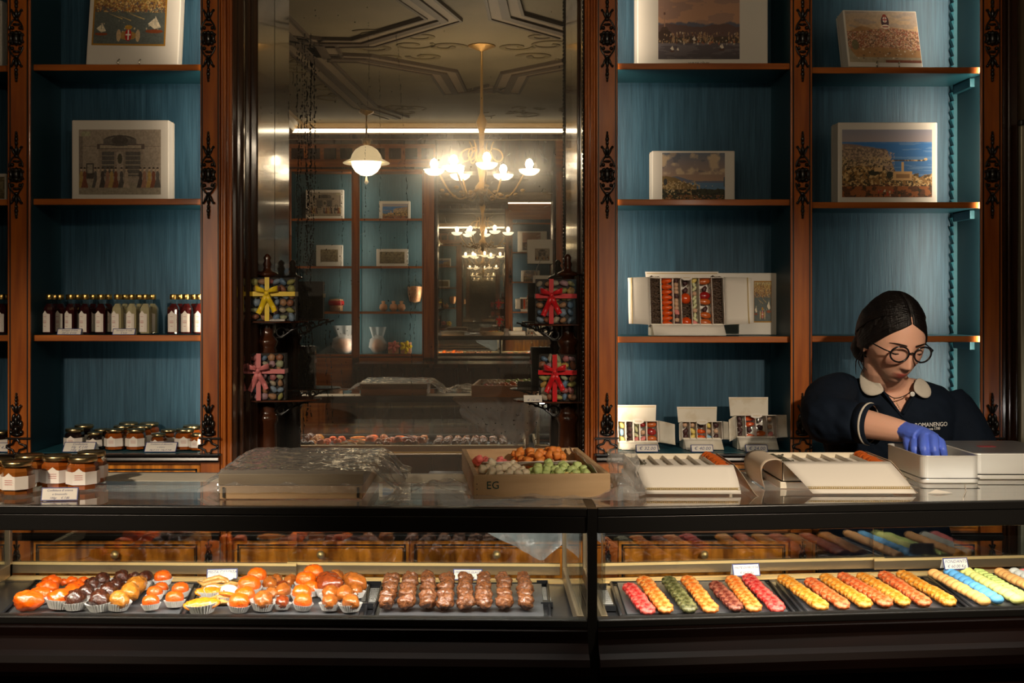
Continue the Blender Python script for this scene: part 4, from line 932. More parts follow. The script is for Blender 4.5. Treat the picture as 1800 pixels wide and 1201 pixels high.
# ================================================================ corner shelves in front of the mirror
dk=mat('turned dark mahogany',(.055,.018,.008),.18,coat=.7,col2=(.10,.03,.012),ns=4,stretch=(6,6,2),coatr=.08)
def etagere(label,xc,sgn):
    """sgn=+1: shelves reach to the right of the column"""
    Y=2.93; X=(xc-VX)*Y/F; t=thing('corner_shelf',label,'shelf',(X,Y,0)); z=lambda y:ZP(y,Y)
    def col(prof,nm): MB().lathe([(r*Y/F,z(y)) for r,y in prof],(0,0,0),16).build(nm,dk,t)
    col([(18,900),(18,880),(16,835),(17,790),(16,745),(19,738),(19,732),(16,728),(14,722),(17,716),(15,708)],'lower_column')
    col([(12,703),(12,690),(13,640),(15,622),(17,618),(14,612),(17,606),(19,600),(16,596),(11,590),(11,575),(13,570)],'middle_column')
    col([(10,565),(9,540),(9,500),(12,486),(20,484),(18,480),(8,476),(6,470),(8,465),(5,458),(7,453),(3,447),(0,446)],'finial')
    def shelf(y,L_,back,th=3):
        k=Y/F; P=[]; n=14
        for i in range(n+1):
            a=PI*i/n; P.append((sgn*(L_-12)*k*math.sin(a)**.8 if 0<a<PI else 0, -.075*math.cos(a)+.0))
        P=[(sgn*p[0]/1 if False else p[0],p[1]) for p in P]
        P=[(-sgn*back*k,-.075)]+[(p[0]+(sgn*12*k if 0<i<n else 0),p[1]) for i,p in enumerate(P)]+[(-sgn*back*k,.075)]
        mb=MB(); mb.prism(P,lambda a,b,d:Vector((a,b,d)),z(y)-th*k,z(y)); s=mb.build('shelf',dk,t,bevel=.001)
        # pierced scroll bracket beneath, leaning out along the mirror
        br=MB(); 
        for (cx,cy_,r0,tn,ph) in ((24,18,11,1.1,0),(40,9,7,1.0,2),(56,6,6,.9,1),(68,4,4,.8,0)):
            pts=[]
            for i in range(16):
                q=i/15; a=ph+tn*2*PI*q; rr=r0*(1-.6*q)*k; pts.append((sgn*(cx*k+rr*math.cos(a)),-.0,z(y)-th*k-cy_*k+rr*math.sin(a)))
            br.tube(pts,.0026,6)
        br.tube([(sgn*10*k,0,z(y)-30*k),(sgn*26*k,0,z(y)-29*k),(sgn*42*k,0,z(y)-17*k),(sgn*60*k,0,z(y)-9*k),(sgn*82*k,0,z(y)-3*k)],.0028,6)
        br.build('scroll_bracket',ebony,t)
        return z(y)
    zl=shelf(700 if sgn>0 else 702,L_=96,back=24); zu=shelf(564 if sgn>0 else 569,L_=72,back=16)
    return t,zl,zu,Y
eL,zlL,zuL,YE=etagere('dark turned corner shelf at the left edge of the mirror, two shelves',470,1)
eR,zlR,zuR,YE=etagere('dark turned corner shelf at the right edge of the mirror, two shelves',998,-1)
# gift boxes full of wrapped sweets
clearb=clear('clear plastic box',(.97,.97,.97),.03,1.0,ior=1.4)
backm=mat('dark chocolate brown card',(.022,.018,.015),.6)
candy_cols=[L(200,150,110),L(185,190,150),L(150,170,190),L(200,120,120),L(215,170,90),L(205,190,165),L(190,185,110),L(170,110,80),L(120,150,180),L(200,160,170)]
CM=[mat('sugared sweet %s'%n,tuple(.6*q for q in c),.45,bump=.4,bs=120) for n,c in zip(('peach','celadon','grey blue','rose','honey','ivory','lemon','caramel','blue','pink'),candy_cols)]
CP={}
def candy_proto(kind,mi):
    key=(kind,mi)
    if key not in CP:
        mb=MB()
        if kind=='drop': mb.ell((0,0,0),(.0105,.005,.0062),10,6,nz=.35,nf=1.6,seed=mi*3.1)
        elif kind=='almond': mb.ell((0,0,0),(.011,.0055,.0068),10,6,fn=lambda d:1-.25*max(0,d.x))
        elif kind=='shell': mb.ell((0,0,0),(.009,.005,.009),14,6,fn=lambda d:1+.13*math.cos(7*math.atan2(d.z,d.x)))
        elif kind=='cube': mb.box((0,0,0),(.012,.008,.012))
        o=mb.build('sweet',CM[mi],None,bevel=.002 if kind=='cube' else 0); o['category']='sweet'; CP[key]=Proto(o)
    return CP[key]
def ribbonbox(label,x0,x1,ytop,zs,Y,rib,rname,grp,candylab,rz=0,flip=1):
    k=Y/F; w=(x1-x0)*k; h=ZP(ytop,Y)-zs; xc=((x0+x1)/2-VX)*k; d=.045
    t=thing('ribbon_gift_box',label,'gift box',(xc,Y,zs+.0005),rz=rz)
    MB().bb(-w/2,w/2,.018,d,0,h).build('card_tray',backm,t,bevel=.001)
    MB().bb(-w/2,w/2,-.001,.0175,.0,h).build('clear_cover',clearb,t)
    mb=MB(); a=.012; yr=-.0025; cx,cz=-w*.12*flip,h*.62
    mb.bb(-w/2-.001,w/2+.001,yr,yr+.0012,cz-a/2,cz+a/2); mb.bb(cx-a/2,cx+a/2,yr-.0006,yr+.0006,0,h)
    mb.bb(-w/2-.0015,-w/2-.0004,yr,d+.001,cz-a/2,cz+a/2); mb.bb(w/2+.0004,w/2+.0015,yr,d+.001,cz-a/2,cz+a/2)
    r=mb.build('ribbon',rib,t)
    mb=MB()
    for s_ in (-1,1): # loops
        def lp(u,v,s_=s_):
            a_=u*2*PI; R0=.022; p=Vector((cx+s_*(.003+R0*(1-math.cos(a_))*.6),-.008-.012*math.sin(a_)*.9-(v-.5)*.002,cz+.004+.010*math.sin(a_*.5)+(v-.5)*.012*(.4+.9*abs(math.sin(a_/2)))))
            return p
        mb.grid(lp,20,3)
    mb.ell((cx,-.008,cz+.002),(.007,.006,.007),10,8,nz=.3)
    for s_,ln in ((-1,.05),(1,.045)):
        mb.grid(lambda u,v,s_=s_,ln=ln:Vector((cx+s_*u*.022*(1 if flip>0 else .8)+(v-.5)*.012,-.008-.004*math.sin(u*7),cz-.002-u*ln+(v-.5)*s_*.006)),10,2)
    b=mb.build('bow',rib,r,solid=.0005)
    # sweets inside, each its own object
    nx=max(4,round(w/.021)); nz_=max(5,round(h/.0185)); M4=Matrix.Translation((xc,Y,zs))@Matrix.Rotation(rz,4,'Z')
    for j in range(nz_):
        for i in range(nx):
            x=-w/2+.012+(w-.024)*i/(nx-1)+random.uniform(-.003,.003); z=.011+(h-.022)*j/(nz_-1)+random.uniform(-.001,.001)
            p=M4@Vector((x,.0115,z)); cp=candy_proto(random.choice(('drop','drop','almond','shell')),random.randrange(10))
            cp.put(p,(0,random.uniform(-1,1) if random.random()<.6 else random.uniform(0,3),rz),random.uniform(.95,1.25),candylab,grp)
    return t
rsatin=lambda n,c:mat(n,c,.35,sheen=.3,coat=.2)
ry,rp,rr=rsatin('yellow satin ribbon',L(235,200,20)),rsatin('dusty pink satin ribbon',L(205,115,115)),rsatin('red satin ribbon',L(200,10,22))
random.seed(21)
ribbonbox('clear box of mixed sweets with a yellow ribbon, upper left corner shelf',440,518,488,zuL,2.852,ry,'y','sweets in the yellow ribbon box','small pastel sweet inside the clear box tied with yellow ribbon')
ribbonbox('clear box of mixed sweets with a dusty pink ribbon, lower left corner shelf',427,500,622,zlL,2.852,rp,'p','sweets in the pink ribbon box','small pastel sweet inside the clear box tied with pink ribbon')
ribbonbox('clear box of mixed sweets with a red ribbon, upper right corner shelf',942,1013,491,zuR,2.852,rr,'r','sweets in the upper red ribbon box','small pastel sweet inside the upper clear box tied with red ribbon')
ribbonbox('clear box of mixed sweets with a red ribbon, lower right corner shelf',947,1013,624,zlR,2.852,rr,'r2','sweets in the lower red ribbon box','small pastel sweet inside the lower clear box tied with red ribbon',rz=R(-5),flip=.6)
card('small white label card on the lower right corner shelf',937,697,32,11,2.845,['......','€ 16.00'],z=zlR,lean=R(50),edge=white)
card('small white label card on the upper left corner shelf',483,563,34,4,2.85,['€ 16.00'],z=zuL,lean=R(60),edge=white)
# ================================================================ open assortment boxes on the shelves
lace=mat('gilt lace paper',(.66,.60,.5),.6,col2=(.58,.50,.38),ns=26,p=(.5,.62)); metalbl=mat('silver foil',(.6,.62,.66),.2,metal=.9)
clrw=clear('cellophane wrap',(.97,.97,.97),.06,2.0,ior=1.45,bump=.9,bs=55)
spr=mat('dark cocoa pieces',(.035,.02,.014),.5,col2=(.10,.055,.03),ns=60)
SW={}
def sweetp(nm,mb,m,**k):
    if nm not in SW: o=mb().build(nm.split('/')[0],m,None,**k); o['category']='sweet'; SW[nm]=Proto(o)
    return SW[nm]
def cocoa_mesh():
    mb=MB(); random.seed(9)
    for i in range(60):
        a=random.uniform(0,3.1); mb.ell((random.uniform(-.0085,.0085),random.uniform(-.003,.002),random.uniform(-.009,.009)),(.0016,.0012,.0045),5,4,rot=Matrix.Rotation(a,3,'Y'))
    return mb
sw_kinds={
 'cocoa':(lambda:cocoa_mesh(),spr),
 'orange peel fan':(lambda:MB().ell((0,0,0),(.0125,.006,.0065),14,6,fn=lambda d:1+.14*math.cos(9*math.atan2(d.z,d.x))-.2*max(0,d.z)),mat('orange candied fan',L(215,80,12),.25,coat=.5)),
 'mandarin':(lambda:MB().ell((0,0,0),(.0135,.010,.0135),16,10,nz=.08,nf=3),mat('red orange candied fruit',L(205,70,15),.22,coat=.6)),
 'hazel':(lambda:MB().ell((0,0,0),(.0065,.006,.0065),10,6),mat('pale pink dragee',L(205,165,135),.35)),
 'white bean':(lambda:MB().ell((0,0,0),(.0045,.004,.0085),8,6),mat('pale green bean sweet',L(205,205,160),.35)),
 'jelly slice':(lambda:MB().ell((0,0,0),(.0135,.0045,.0085),14,6,fn=lambda d:1-.35*max(0,-d.z)),mat('amber jelly slice',L(185,90,35),.25,coat=.4)),
 'red jelly':(lambda:MB().ell((0,0,0),(.0125,.005,.0085),12,6),mat('red jelly slice',L(150,25,25),.25,coat=.4)),
 'violet':(lambda:MB().ell((0,0,0),(.0065,.004,.008),8,6,nz=.4),mat('purple brown flower sweet',L(70,40,40),.5)),
 'blue':(lambda:MB().ell((0,0,0),(.0065,.005,.0095),8,6,nz=.2),mat('pale blue sweet',L(135,175,205),.4)),
 'yellow':(lambda:MB().ell((0,0,0),(.0065,.005,.009),8,6,nz=.2),mat('pale yellow sweet',L(225,200,110),.4)),
 'pinkegg':(lambda:MB().ell((0,0,0),(.007,.005,.010),8,6),mat('rose pink sweet',L(215,130,125),.4)),
}
SNAME={'cocoa':'cocoa_curls','orange peel fan':'candied_peel','mandarin':'candied_mandarin','hazel':'dragee','white bean':'dragee','jelly slice':'fruit_jelly','red jelly':'fruit_jelly','violet':'sugared_flower','blue':'sugar_sweet','yellow':'sugar_sweet','pinkegg':'sugar_sweet'}
def swp(kind):
    if kind not in SW:
        f,m=sw_kinds[kind]; o=f().build(SNAME[kind],m,None); o['category']='sweet'; SW[kind]=Proto(o)
    return SW[kind]
def openbox(label,x0,x1,ytop,ybot,zs,Y,cols,boxname,tilt=R(12),lid=None,flaps=(),ruff=True,lidh=30,lidx=None,base=14,rz=0,foil=False):
    """open sweet box propped facing the camera: cols = list of (relative width, [kinds bottom->top])"""
    k=Y/F; w=(x1-x0)*k; zb_=ZP(ybot,Y); h=(ZP(ytop,Y)-zb_)/math.cos(tilt); xc=((x0+x1)/2-VX)*k
    t=thing('open_sweet_box',label,'sweet box',(xc,Y,zs)); z0=zb_-zs
    Rt=Matrix.Rotation(-tilt,4,'X'); B=Matrix.Translation((0,0,z0))@Rt
    P=lambda a,b,d:(B@Vector((a,d,b)))
    mb=MB(); poly=[(-w/2,0),(w/2,0),(w/2,h),(-w/2,h)]; mb.prism(poly,P,.028,.034)
    for a,b,c,d_ in ((-w/2,-w/2+.0015,0,h),(w/2-.0015,w/2,0,h),(-w/2,w/2,0,.0015),(-w/2,w/2,h-.0015,h)): mb.prism([(a,c),(b,c),(b,d_),(a,d_)],P,-.006,.03)
    mb.build('box_tray',white,t)
    mb=MB(); tot=sum(c[0] for c in cols); x=-w/2+.002; edges=[]
    for c in cols:
        cw=(w-.004)*c[0]/tot; edges.append((x,x+cw)); x+=cw
        if c is not cols[-1]: mb.prism([(x-.0007,.002),(x+.0007,.002),(x+.0007,h-.002),(x-.0007,h-.002)],P,-.004,.028)
    mb.build('divider',whitep,t); 
    # prop block below and front flap
    MB().bb(-w/2+.004,w/2-.004,.004,.06,0,z0+.004).build('prop_block',cream,t)
    mb=MB(); fw=w*.5-.004; mb.grid(lambda u,v:Vector((-fw+2*fw*u+(v*.004),-.006-.012*v,z0*(1-v)+.001)),4,3); mb.build('front_flap',whitep if not ruff else lace,t,solid=.0006)
    if lid:
        a0,a1,hh=lid; mb=MB(); mb.prism([((a0-x0)*k-w/2,h),((a1-x0)*k-w/2,h),((a1-x0)*k-w/2+.003,h+hh*k),((a0-x0)*k-w/2-.002,h+hh*k)],P,.022,.023); l=mb.build('lid_flap',whitep if not ruff else lace,t)
        mb=MB(); mb.prism([((a0-x0)*k-w/2+.002,h+hh*k-.006),((a1-x0)*k-w/2-.001,h+hh*k-.006),((a1-x0)*k-w/2-.001,h+hh*k-.004),((a0-x0)*k-w/2+.002,h+hh*k-.004)],P,.0212,.022); mb.build('gilt_band',gilt,l)
    for s_,wd,dr in flaps:
        mb=MB(); mb.grid(lambda u,v,s_=s_,wd=wd,dr=dr:B@Vector((s_*(w/2+wd*k*u),-.008-.02*math.sin(u*1.3)+.002*math.sin(v*5),(h*1.0)*v*(1-.05*u)+dr*k*u)),8,6)
        f=mb.build('side_flap',whitep if not ruff else lace,t,solid=.0006)
        if not ruff:
            mb=MB(); mb.grid(lambda u,v,s_=s_,wd=wd,dr=dr:B@Vector((s_*(w/2+wd*k*(.82+.04*u)),-.0095-.02*math.sin(.84*1.3)+.002*math.sin(v*5),(h*1.0)*v*(1-.05*.84)+dr*k*.84)),1,6); mb.build('gilt_band',gilt,f,solid=.0008)
    # oval badge on the top edge
    k2=MB().prism([(.016*math.cos(i*PI/4+PI/8),h-.002+.0075*math.sin(i*PI/4+PI/8)) for i in range(8)],P,-.0095,-.008); bd=k2.build('badge',whitep,t)
    MB().prism([(-.009,h-.0026),(.009,h-.0026),(.009,h-.0014),(-.009,h-.0014)],P,-.0102,-.0095).build('printed_line',gilt,bd)
    if foil:
        mb=MB(); mb.grid(lambda u,v:B@Vector((-w*.62+w*1.35*u+.004*math.sin(v*9),-.010-.006*noise.noise(Vector((u*6,v*6,3))),-.01+h*1.05*v)),24,18); mb.build('cellophane',clrw,t)
    for (a,b),c in zip(edges,cols):
        ks=c[1]; n=len(ks)
        for i,kd in enumerate(ks):
            zz=h*(i+.5)/n+random.uniform(-.001,.001); p=t.matrix_basis if False else None
            loc=Vector((xc,Y,zs))+P((a+b)/2+random.uniform(-.0006,.0006),zz,.013 if kd!='cocoa' else .016)
            s_=min(1.25,(b-a)/.026 if kd in('mandarin','orange peel fan','jelly slice','red jelly') else 1.0) if kd!='cocoa' else (b-a)/.021
            rot=(-tilt,random.uniform(-.15,.15) if kd in('cocoa','orange peel fan','jelly slice','red jelly') else random.uniform(-1,1),0)
            nm={'cocoa':'dark cocoa curls','orange peel fan':'orange candied peel fan','mandarin':'whole candied mandarin','hazel':'pale round dragee','white bean':'pale green oval dragee','jelly slice':'amber jelly slice','red jelly':'dark red jelly slice','violet':'dark sugared flower','blue':'pale blue sweet','yellow':'pale yellow sweet','pinkegg':'rose pink sweet'}[kd]
            swp(kd).put(loc,rot,s_,nm+' inside '+boxname,nm+' in '+boxname)
    return t
random.seed(31)
C9=['cocoa']*8
openbox('large open white box of candied fruit columns on the third shelf right of the mirror',1143,1274,488,572,zC[2],2.84,
  [(1.05,C9),(1.15,['orange peel fan']*9),(.75,['violet','hazel','violet','pinkegg','hazel','hazel','hazel','violet','hazel','hazel','hazel','violet']),(1.0,['mandarin','cocoa','cocoa','mandarin','violet','violet']),(.75,['pinkegg','white bean','white bean','hazel','white bean','white bean','white bean','hazel','white bean','white bean','yellow']),(1.2,['jelly slice','jelly slice','violet','jelly slice','red jelly','violet','jelly slice']),(1.05,C9)],
  'the large open box',tilt=R(10),lid=(1140,1268,14),flaps=((-1,40,0),(1,46,0)),ruff=False)
picbox('white box with a small gilt framed ship print, behind the large open box',1236,1369,480,zC[2],2.925,'harbour',(89,13,22,14),.03)
openbox('small open lace box with blue, yellow and red sweets, beside the mirror',1086,1158,741,778,ZD+.001,2.84,
  [(1,['yellow','blue','yellow']),(1,['violet','violet','violet','violet']),(.8,['pinkegg','white bean','white bean','white bean']),(.9,['pinkegg','hazel','red jelly']),(1.4,['jelly slice','red jelly','jelly slice'])],'the small lace box by the mirror side',lid=(1087,1156,30),flaps=((1,26,-6),))
openbox('small open white box with dark and amber sweets in the middle of the right deck',1199,1270,742,773,ZD+.001,2.84,
  [(1,['violet','violet','hazel']),(.9,['yellow','yellow','hazel']),(1.3,['orange peel fan','orange peel fan','violet']),(.8,['blue','hazel','yellow']),(1.2,['violet','hazel','violet'])],'the middle small box of the deck',lid=(1196,1264,28),flaps=((1,12,-2),(-1,8,-4)))
openbox('small open cellophane wrapped box with glossy dark sweets, right side of the right deck',1294,1366,731,770,ZD+.001,2.84,
  [(1,['violet','violet','violet','violet']),(1.1,['orange peel fan','violet','orange peel fan','orange peel fan']),(1.2,['jelly slice','violet','violet']),(1,['pinkegg','hazel','hazel'])],'the cellophane wrapped box',lid=(1289,1356,34),flaps=((-1,16,-8),(1,20,0)),foil=True)
for cx,s,lab in ((1138,'€ 32.00','below the lace box'),(1235,'€ 40.00','below the middle small box'),(1331,'€ 24.00','below the cellophane wrapped box')):
    card('blue edged price card reading '+s.replace('€ ','')+' '+lab,cx,790,39,12,2.785,[s],z=ZD+.001,lean=R(35))
# papers standing behind the assistant
t=thing('open_sweet_box','white open box with paper flaps behind the shop assistant','sweet box',(XP(1690,2.84),2.84,ZD+.001))
MB().bb(-.07,.03,.0,.08,0,.05).build('box_tray',white,t)
for a,b,c,d_ in (((-.002,-.004,.045),(.028,-.01,.05),(.012,.0,.115),(-.02,.0,.12)),((-.005,-.01,.03),(.03,-.03,.0),(.045,-.02,.075),(.022,-.01,.11))):
    mb=MB(); mb.add([a,b,c,d_],[(0,1,2,3)]); mb.build('side_flap',lace,t,solid=.0006)
# ================================================================ goods on the counter
film=clear('thin plastic film',(.95,.95,.94),.06,1.7,ior=1.45,diff=.17,dcol=(.78,.74,.70),bump=.8,bs=38)
filmh=clear('hanging plastic film',(.95,.95,.95),.08,1.5,ior=1.45,diff=.45,dcol=(.85,.87,.9),bump=.8,bs=30)
pine=mat('pale wooden crate',(.52,.33,.17),.55,col2=(.66,.44,.24),ns=5,stretch=(1.5,9,9)); pined=mat('weathered crate lid',(.26,.2,.14),.5,col2=(.36,.29,.2),ns=5,stretch=(1.5,9,9))
def NZ(x,y,s=0): return noise.noise(Vector((x,y,s)))
# crate wrapped in plastic
t=thing('wooden_crate','closed wooden crate wrapped in clear plastic, on the left half of the counter','crate',(-.3385,2.035,CT+.0005))
MB().bb(-.125,.125,-.135,.15,0,.024).build('crate_body',pine,t,bevel=.001)
MB().bb(-.127,.127,-.137,.152,.0245,.044).build('lid',pined,t,bevel=.001)
mb=MB()
for x in (-.118,.118): mb.box((x,-.1373,.012),(.004,.001,.018))
mb.build('nail_strip',mat('iron nails',(.05,.04,.03),.5),t)
def sheet(label,P,nu=60,nv=40,m=film,name='plastic_sheet',loc=(0,0,0)):
    t=thing(name,label,'plastic sheet',loc); mb=MB(); o=Vector(loc); mb.grid(lambda u,v:P(u,v)-o,nu,nv); mb.build('film',m,t); return t
def wrap(u,v):
    # u across, v front->back: loose bag over the crate, puffed at the right
    x0,x1=-.515,-.145; x=x0+(x1-x0)*u; y=1.895+.315*v
    X=x+.3385; inside=abs(X)<.13
    top=CT+.0475; e=max(0,abs(X)-.128); side=math.exp(-(e/.045)**2)
    fr=max(0,(1.899-y)); f2=min(1,max(0,(y-1.893)/.010))
    z=CT+.002+(top-CT)*side*f2
    if X>0: z=max(z,CT+.003+.055*math.exp(-((X-.145)/.04)**2)*math.sin(min(1,v*1.4)*PI*.75)*(.6+.4*abs(NZ(x*30,y*20,2))*2))
    if X<0 and e>0: z=CT+.002+(z-CT)*(.55+.4*v); y=1.93+.27*v+ .0*e; 
    z+=.005*NZ(x*28,y*28,1)*(1 if not inside else .5)+.003*abs(NZ(x*70,y*70,5))
    if e>0: y+=.35*e*(.5-v)*(1 if X>0 else 1.6)
    return Vector((x,y+.003*NZ(x*40,v*9,7),max(z,CT+.0012)))
sheet('crinkled clear plastic bag draped over the closed wooden crate',wrap,96,64,loc=(-.33,2.03,CT))
# open crate of fondant lumps
cr=thing('wooden_crate','open wooden crate of pastel sugar lumps in the middle of the counter','crate',(-.018+.1215,1.905,CT+.0005),rz=R(4.5))
W_,D_,H_=.243,.35,.0425; th=.009; hw=W_/2
MB().bb(-hw,hw,0,th,0,H_).build('front_panel',pine,cr,bevel=.001); MB().bb(-hw,hw,D_-th,D_,0,H_).build('back_panel',pine,cr,bevel=.001)
for x0 in (-hw,hw-th): MB().bb(x0,x0+th,th,D_-th,0,H_).build('side_panel',pine,cr,bevel=.001)
MB().bb(-hw+th,hw-th,th,D_-th,0,.006).build('bottom_panel',pine,cr)
text('EG',.019,mat('dark green marker',(.01,.06,.05),.6),cr,(-hw+.034,-.0006,.024),name='marker_letters',ext=.0003)
mb=MB()
for z in (.008,.018,.027): mb.box((-hw+.006,-.0004,z),(.0016,.0008,.0016))
mb.build('nail_hole',mat('nail holes',(.03,.02,.015),.8),cr)
mb=MB(); mb.grid(lambda u,v:Vector((-hw+th+.02+(W_-.06)*u,D_*.50+.006*NZ(u*7,v*4,1)+.02*(1-v),.028+.012*v+.002*NZ(u*9,v*3,4))),20,5)
mb.grid(lambda u,v:Vector((hw-th-.004-.010*v+.004*NZ(u*8,v*3,8),.03+(D_-.05)*u,.030+.018*v+.006*NZ(u*6,v*2,3))),24,4); mb.build('paper_liner',whitep,cr,solid=.0005)
sug=lambda n,c:mat('sugar lump '+n,c,.55,bump=.5,bs=90,sss=.15)
def lump(seed):
    mb=MB(); 
    def fn(d):
        return .75+.35*(1/max(abs(d.x),abs(d.y),abs(d.z))-1)
    mb.ell((0,0,0),(.0105,.0105,.0105),14,10,nz=.18,nf=2.2,seed=seed,fn=fn); return mb
LP={}
for n,c in (('pink',L(235,120,115)),('white',L(232,215,185)),('green',L(190,205,130)),('orange',L(225,135,60)),('yellow',L(235,205,130)),('blue',L(110,170,215))):
    o=lump(len(n)).build('sugar_lump',sug(n,c),None); o['category']='sweet'; LP[n]=Proto(o)
random.seed(77); Mc=cr.matrix_basis
Mc=Matrix.Translation(cr.location)@Matrix.Rotation(R(4.5),4,'Z')
def lumps(n,col,x0,x1,y0,y1,z0,z1,where):
    k=0; pts=[]
    tries=0
    while k<n and tries<4000:
        tries+=1
        p=Vector((random.uniform(x0,x1),random.uniform(y0,y1),random.uniform(z0,z1)))
        if any((p-q).length<.0155 for q in pts): continue
        pts.append(p); k+=1
        LP[col].put(Mc@p,(random.uniform(0,3),random.uniform(0,3),random.uniform(0,3)),random.uniform(.85,1.1),'%s sugar lump %s of the open crate'%(col,where),'%s sugar lumps %s of the crate'%(col,where))
a_=hw-th-.012
lumps(10,'pink',-a_,-a_+.075,D_*.62,D_-.02,.020,.034,'in the back left corner')
lumps(34,'orange',-.02,a_-.02,D_*.58,D_-.02,.020,.046,'at the back right')
lumps(44,'white',-a_,-.015,.02,D_*.52,.018,.038,'in the front left part')
lumps(50,'green',-.01,a_-.01,.02,D_*.5,.018,.040,'in the front right part')
lumps(4,'yellow',.05,a_-.01,.018,.05,.026,.036,'along the right front edge'); lumps(2,'blue',-a_,-a_+.04,.018,.03,.028,.032,'in the front left corner')
# loose plastic around the crate
def loose(u,v):
    x=-.16+.43*u; y=1.872+.16*v+.01*NZ(u*5,v*3,3)
    m=math.exp(-((x+.075)/.06)**2)*.032*math.sin(min(1,v*1.1)*PI)+math.exp(-((x-.245)/.03)**2)*.05*math.sin(min(1,v*1.1)*PI)
    ins=1 if (-.03<x<.235 and y>1.9) else 0
    z=CT+.0025+m*(.7+.6*NZ(x*30,y*30,2))+.005*abs(NZ(x*35,y*50,6))+.006*math.exp(-((v-.12)/.1)**2)*(.5+NZ(x*18,3,3))
    if ins: z=CT+.0006; 
    return Vector((x,y,max(z,CT+.0012) if not ins else CT+.0004))
sheet('loose crumpled clear plastic lying around the open crate',loose,110,36,loc=(.05,1.9,CT))
def crump(u,v):
    a=u*2*PI; r=.03*(1-.15*v)+.008*NZ(math.cos(a)*2,math.sin(a)*2,v*3); zz=CT+.002+.078*v
    return Vector((.262+r*math.cos(a)*.9-.016*v+.006*NZ(u*9,v*7,4),1.935+.6*r*math.sin(a)+.006*NZ(u*11,v*6,9),zz+.008*NZ(u*7,v*3,5)*v))
sheet('upright crumple of clear plastic between the crate and the first white box',crump,48,26,loc=(.26,1.93,CT))
# plastic hanging over the back edge of the counter
def hang(u,v):
    x=-.11+.33*u; d=.175*(1-abs(u-.62)*1.05)*1.0+.01; d=.185-.15*max(0,.70-u)-.30*max(0,u-.73)
    z=CT+.002-d*v if v>.0 else CT+.002
    return Vector((x+.02*NZ(u*4,v*3,2)-.05*v*(u-.6),2.209+.014*v+.010*NZ(u*9,v*5,3)+.006*NZ(u*22,v*4,8),z))
sheet('sheet of clear plastic hanging over the rear edge of the counter',hang,70,40,m=filmh,loc=(.05,2.21,.9))
# white boxes with paper flaps
def flapbox(label,x0,x1,yf,yb,zr,fx0,fx1,fy,kinds,side,base=False):
    """world X x0..x1, Y yf..yb, rim height zr above the glass; front flap bottom world X fx0..fx1 at Y fy"""
    t=thing('open_sweet_box',label,'sweet box',((x0+x1)/2,yf,CT+.0005)); w=(x1-x0)/2; d=yb-yf; h=zr
    z0=.012 if base else .0
    if base: MB().bb(-w-.005,w+.005,-.004,d+.004,0,.012).build('box_lid',cream,t,bevel=.001)
    mb=MB(); mb.bb(-w,w,0,d,z0+.0,z0+.002); mb.bb(-w,w,0,.0015,z0,h); mb.bb(-w,w,d-.0015,d,z0,h); mb.bb(-w,-w+.0015,0,d,z0,h); mb.bb(w-.0015,w,0,d,z0,h); mb.build('box_tray',cream,t)
    n=7
    for i in range(1,n): x=-w+2*w*i/n; MB().bb(x-.0006,x+.0006,.0015,d-.0015,z0+.002,h-.003).build('divider',whitep,t)
    mb=MB(); mb.bb(-w+.0015,w-.0015,.0015,d-.0015,h-.011,h-.010); mb.build('tray_floor',whitep,t)
    cx=(x0+x1)/2
    ff=lambda u,v:Vector((((-w)*(1-u)+w*u)*(1-v)+((fx0-cx)*(1-u)+(fx1-cx)*u)*v,-.0015+(fy-yf)*v-.006*math.sin(v*PI),(h+.001)*(1-v)+.002*v))
    mb=MB(); mb.grid(ff,10,10); f=mb.build('front_flap',whitep,t,solid=.0006)
    mb=MB(); n=46
    for i in range(n):
        u0=.01+.98*i/n; p=ff(u0,.83)+Vector((0,-.0012,.0012)); mb.ell(p,(.0016,.0004,.0014),6,4)
    mb.tube([ff(i/10,.86)+Vector((0,-.0010,.001)) for i in range(11)],.0004,4); mb.tube([ff(i/10,.79)+Vector((0,-.0010,.001)) for i in range(11)],.0004,4)
    mb.build('gilt_band',gilt,f)
    if 'r' in side:
        mb=MB(); mb.grid(lambda u,v:Vector((w+.001+.035*u+.0*v,d*(1-v)+.0-.0*u-.045*u*v,(h+.001)*(1-u)**1.3+.002+.004*math.sin(u*5))),10,8); mb.build('side_flap',paperw,t,solid=.0006)
    if 'l' in side:
        mb=MB(); mb.grid(lambda u,v:Vector((-w-.001-.048*math.sin(u*PI*.62)+.012*u,d*(1-v)*1.0-.004,(h+.002)*math.cos(u*PI*.5)**.8+.006*math.sin(u*PI)+.0015)),14,8); mb.build('side_flap',paperw,t,solid=.0006)
    MB().bb(-w,w,.001,.0022,h-.001,h+.001).build('rim',whitep,t)
    for (ci,nm,gen) in kinds:
        xc_=cx-w+2*w*(ci+.5)/7
        gen(xc_,yf,d,h,nm)
    return t
paperw=mat('cream wrapping paper',(.62,.5,.38),.6)
twig=mat('dark green candied stalks',(.04,.04,.025),.4,col2=(.1,.09,.06),ns=50); slic=mat('brick orange candied slices',L(170,75,25),.3,coat=.4,col2=L(200,95,35),ns=40,bump=.5)
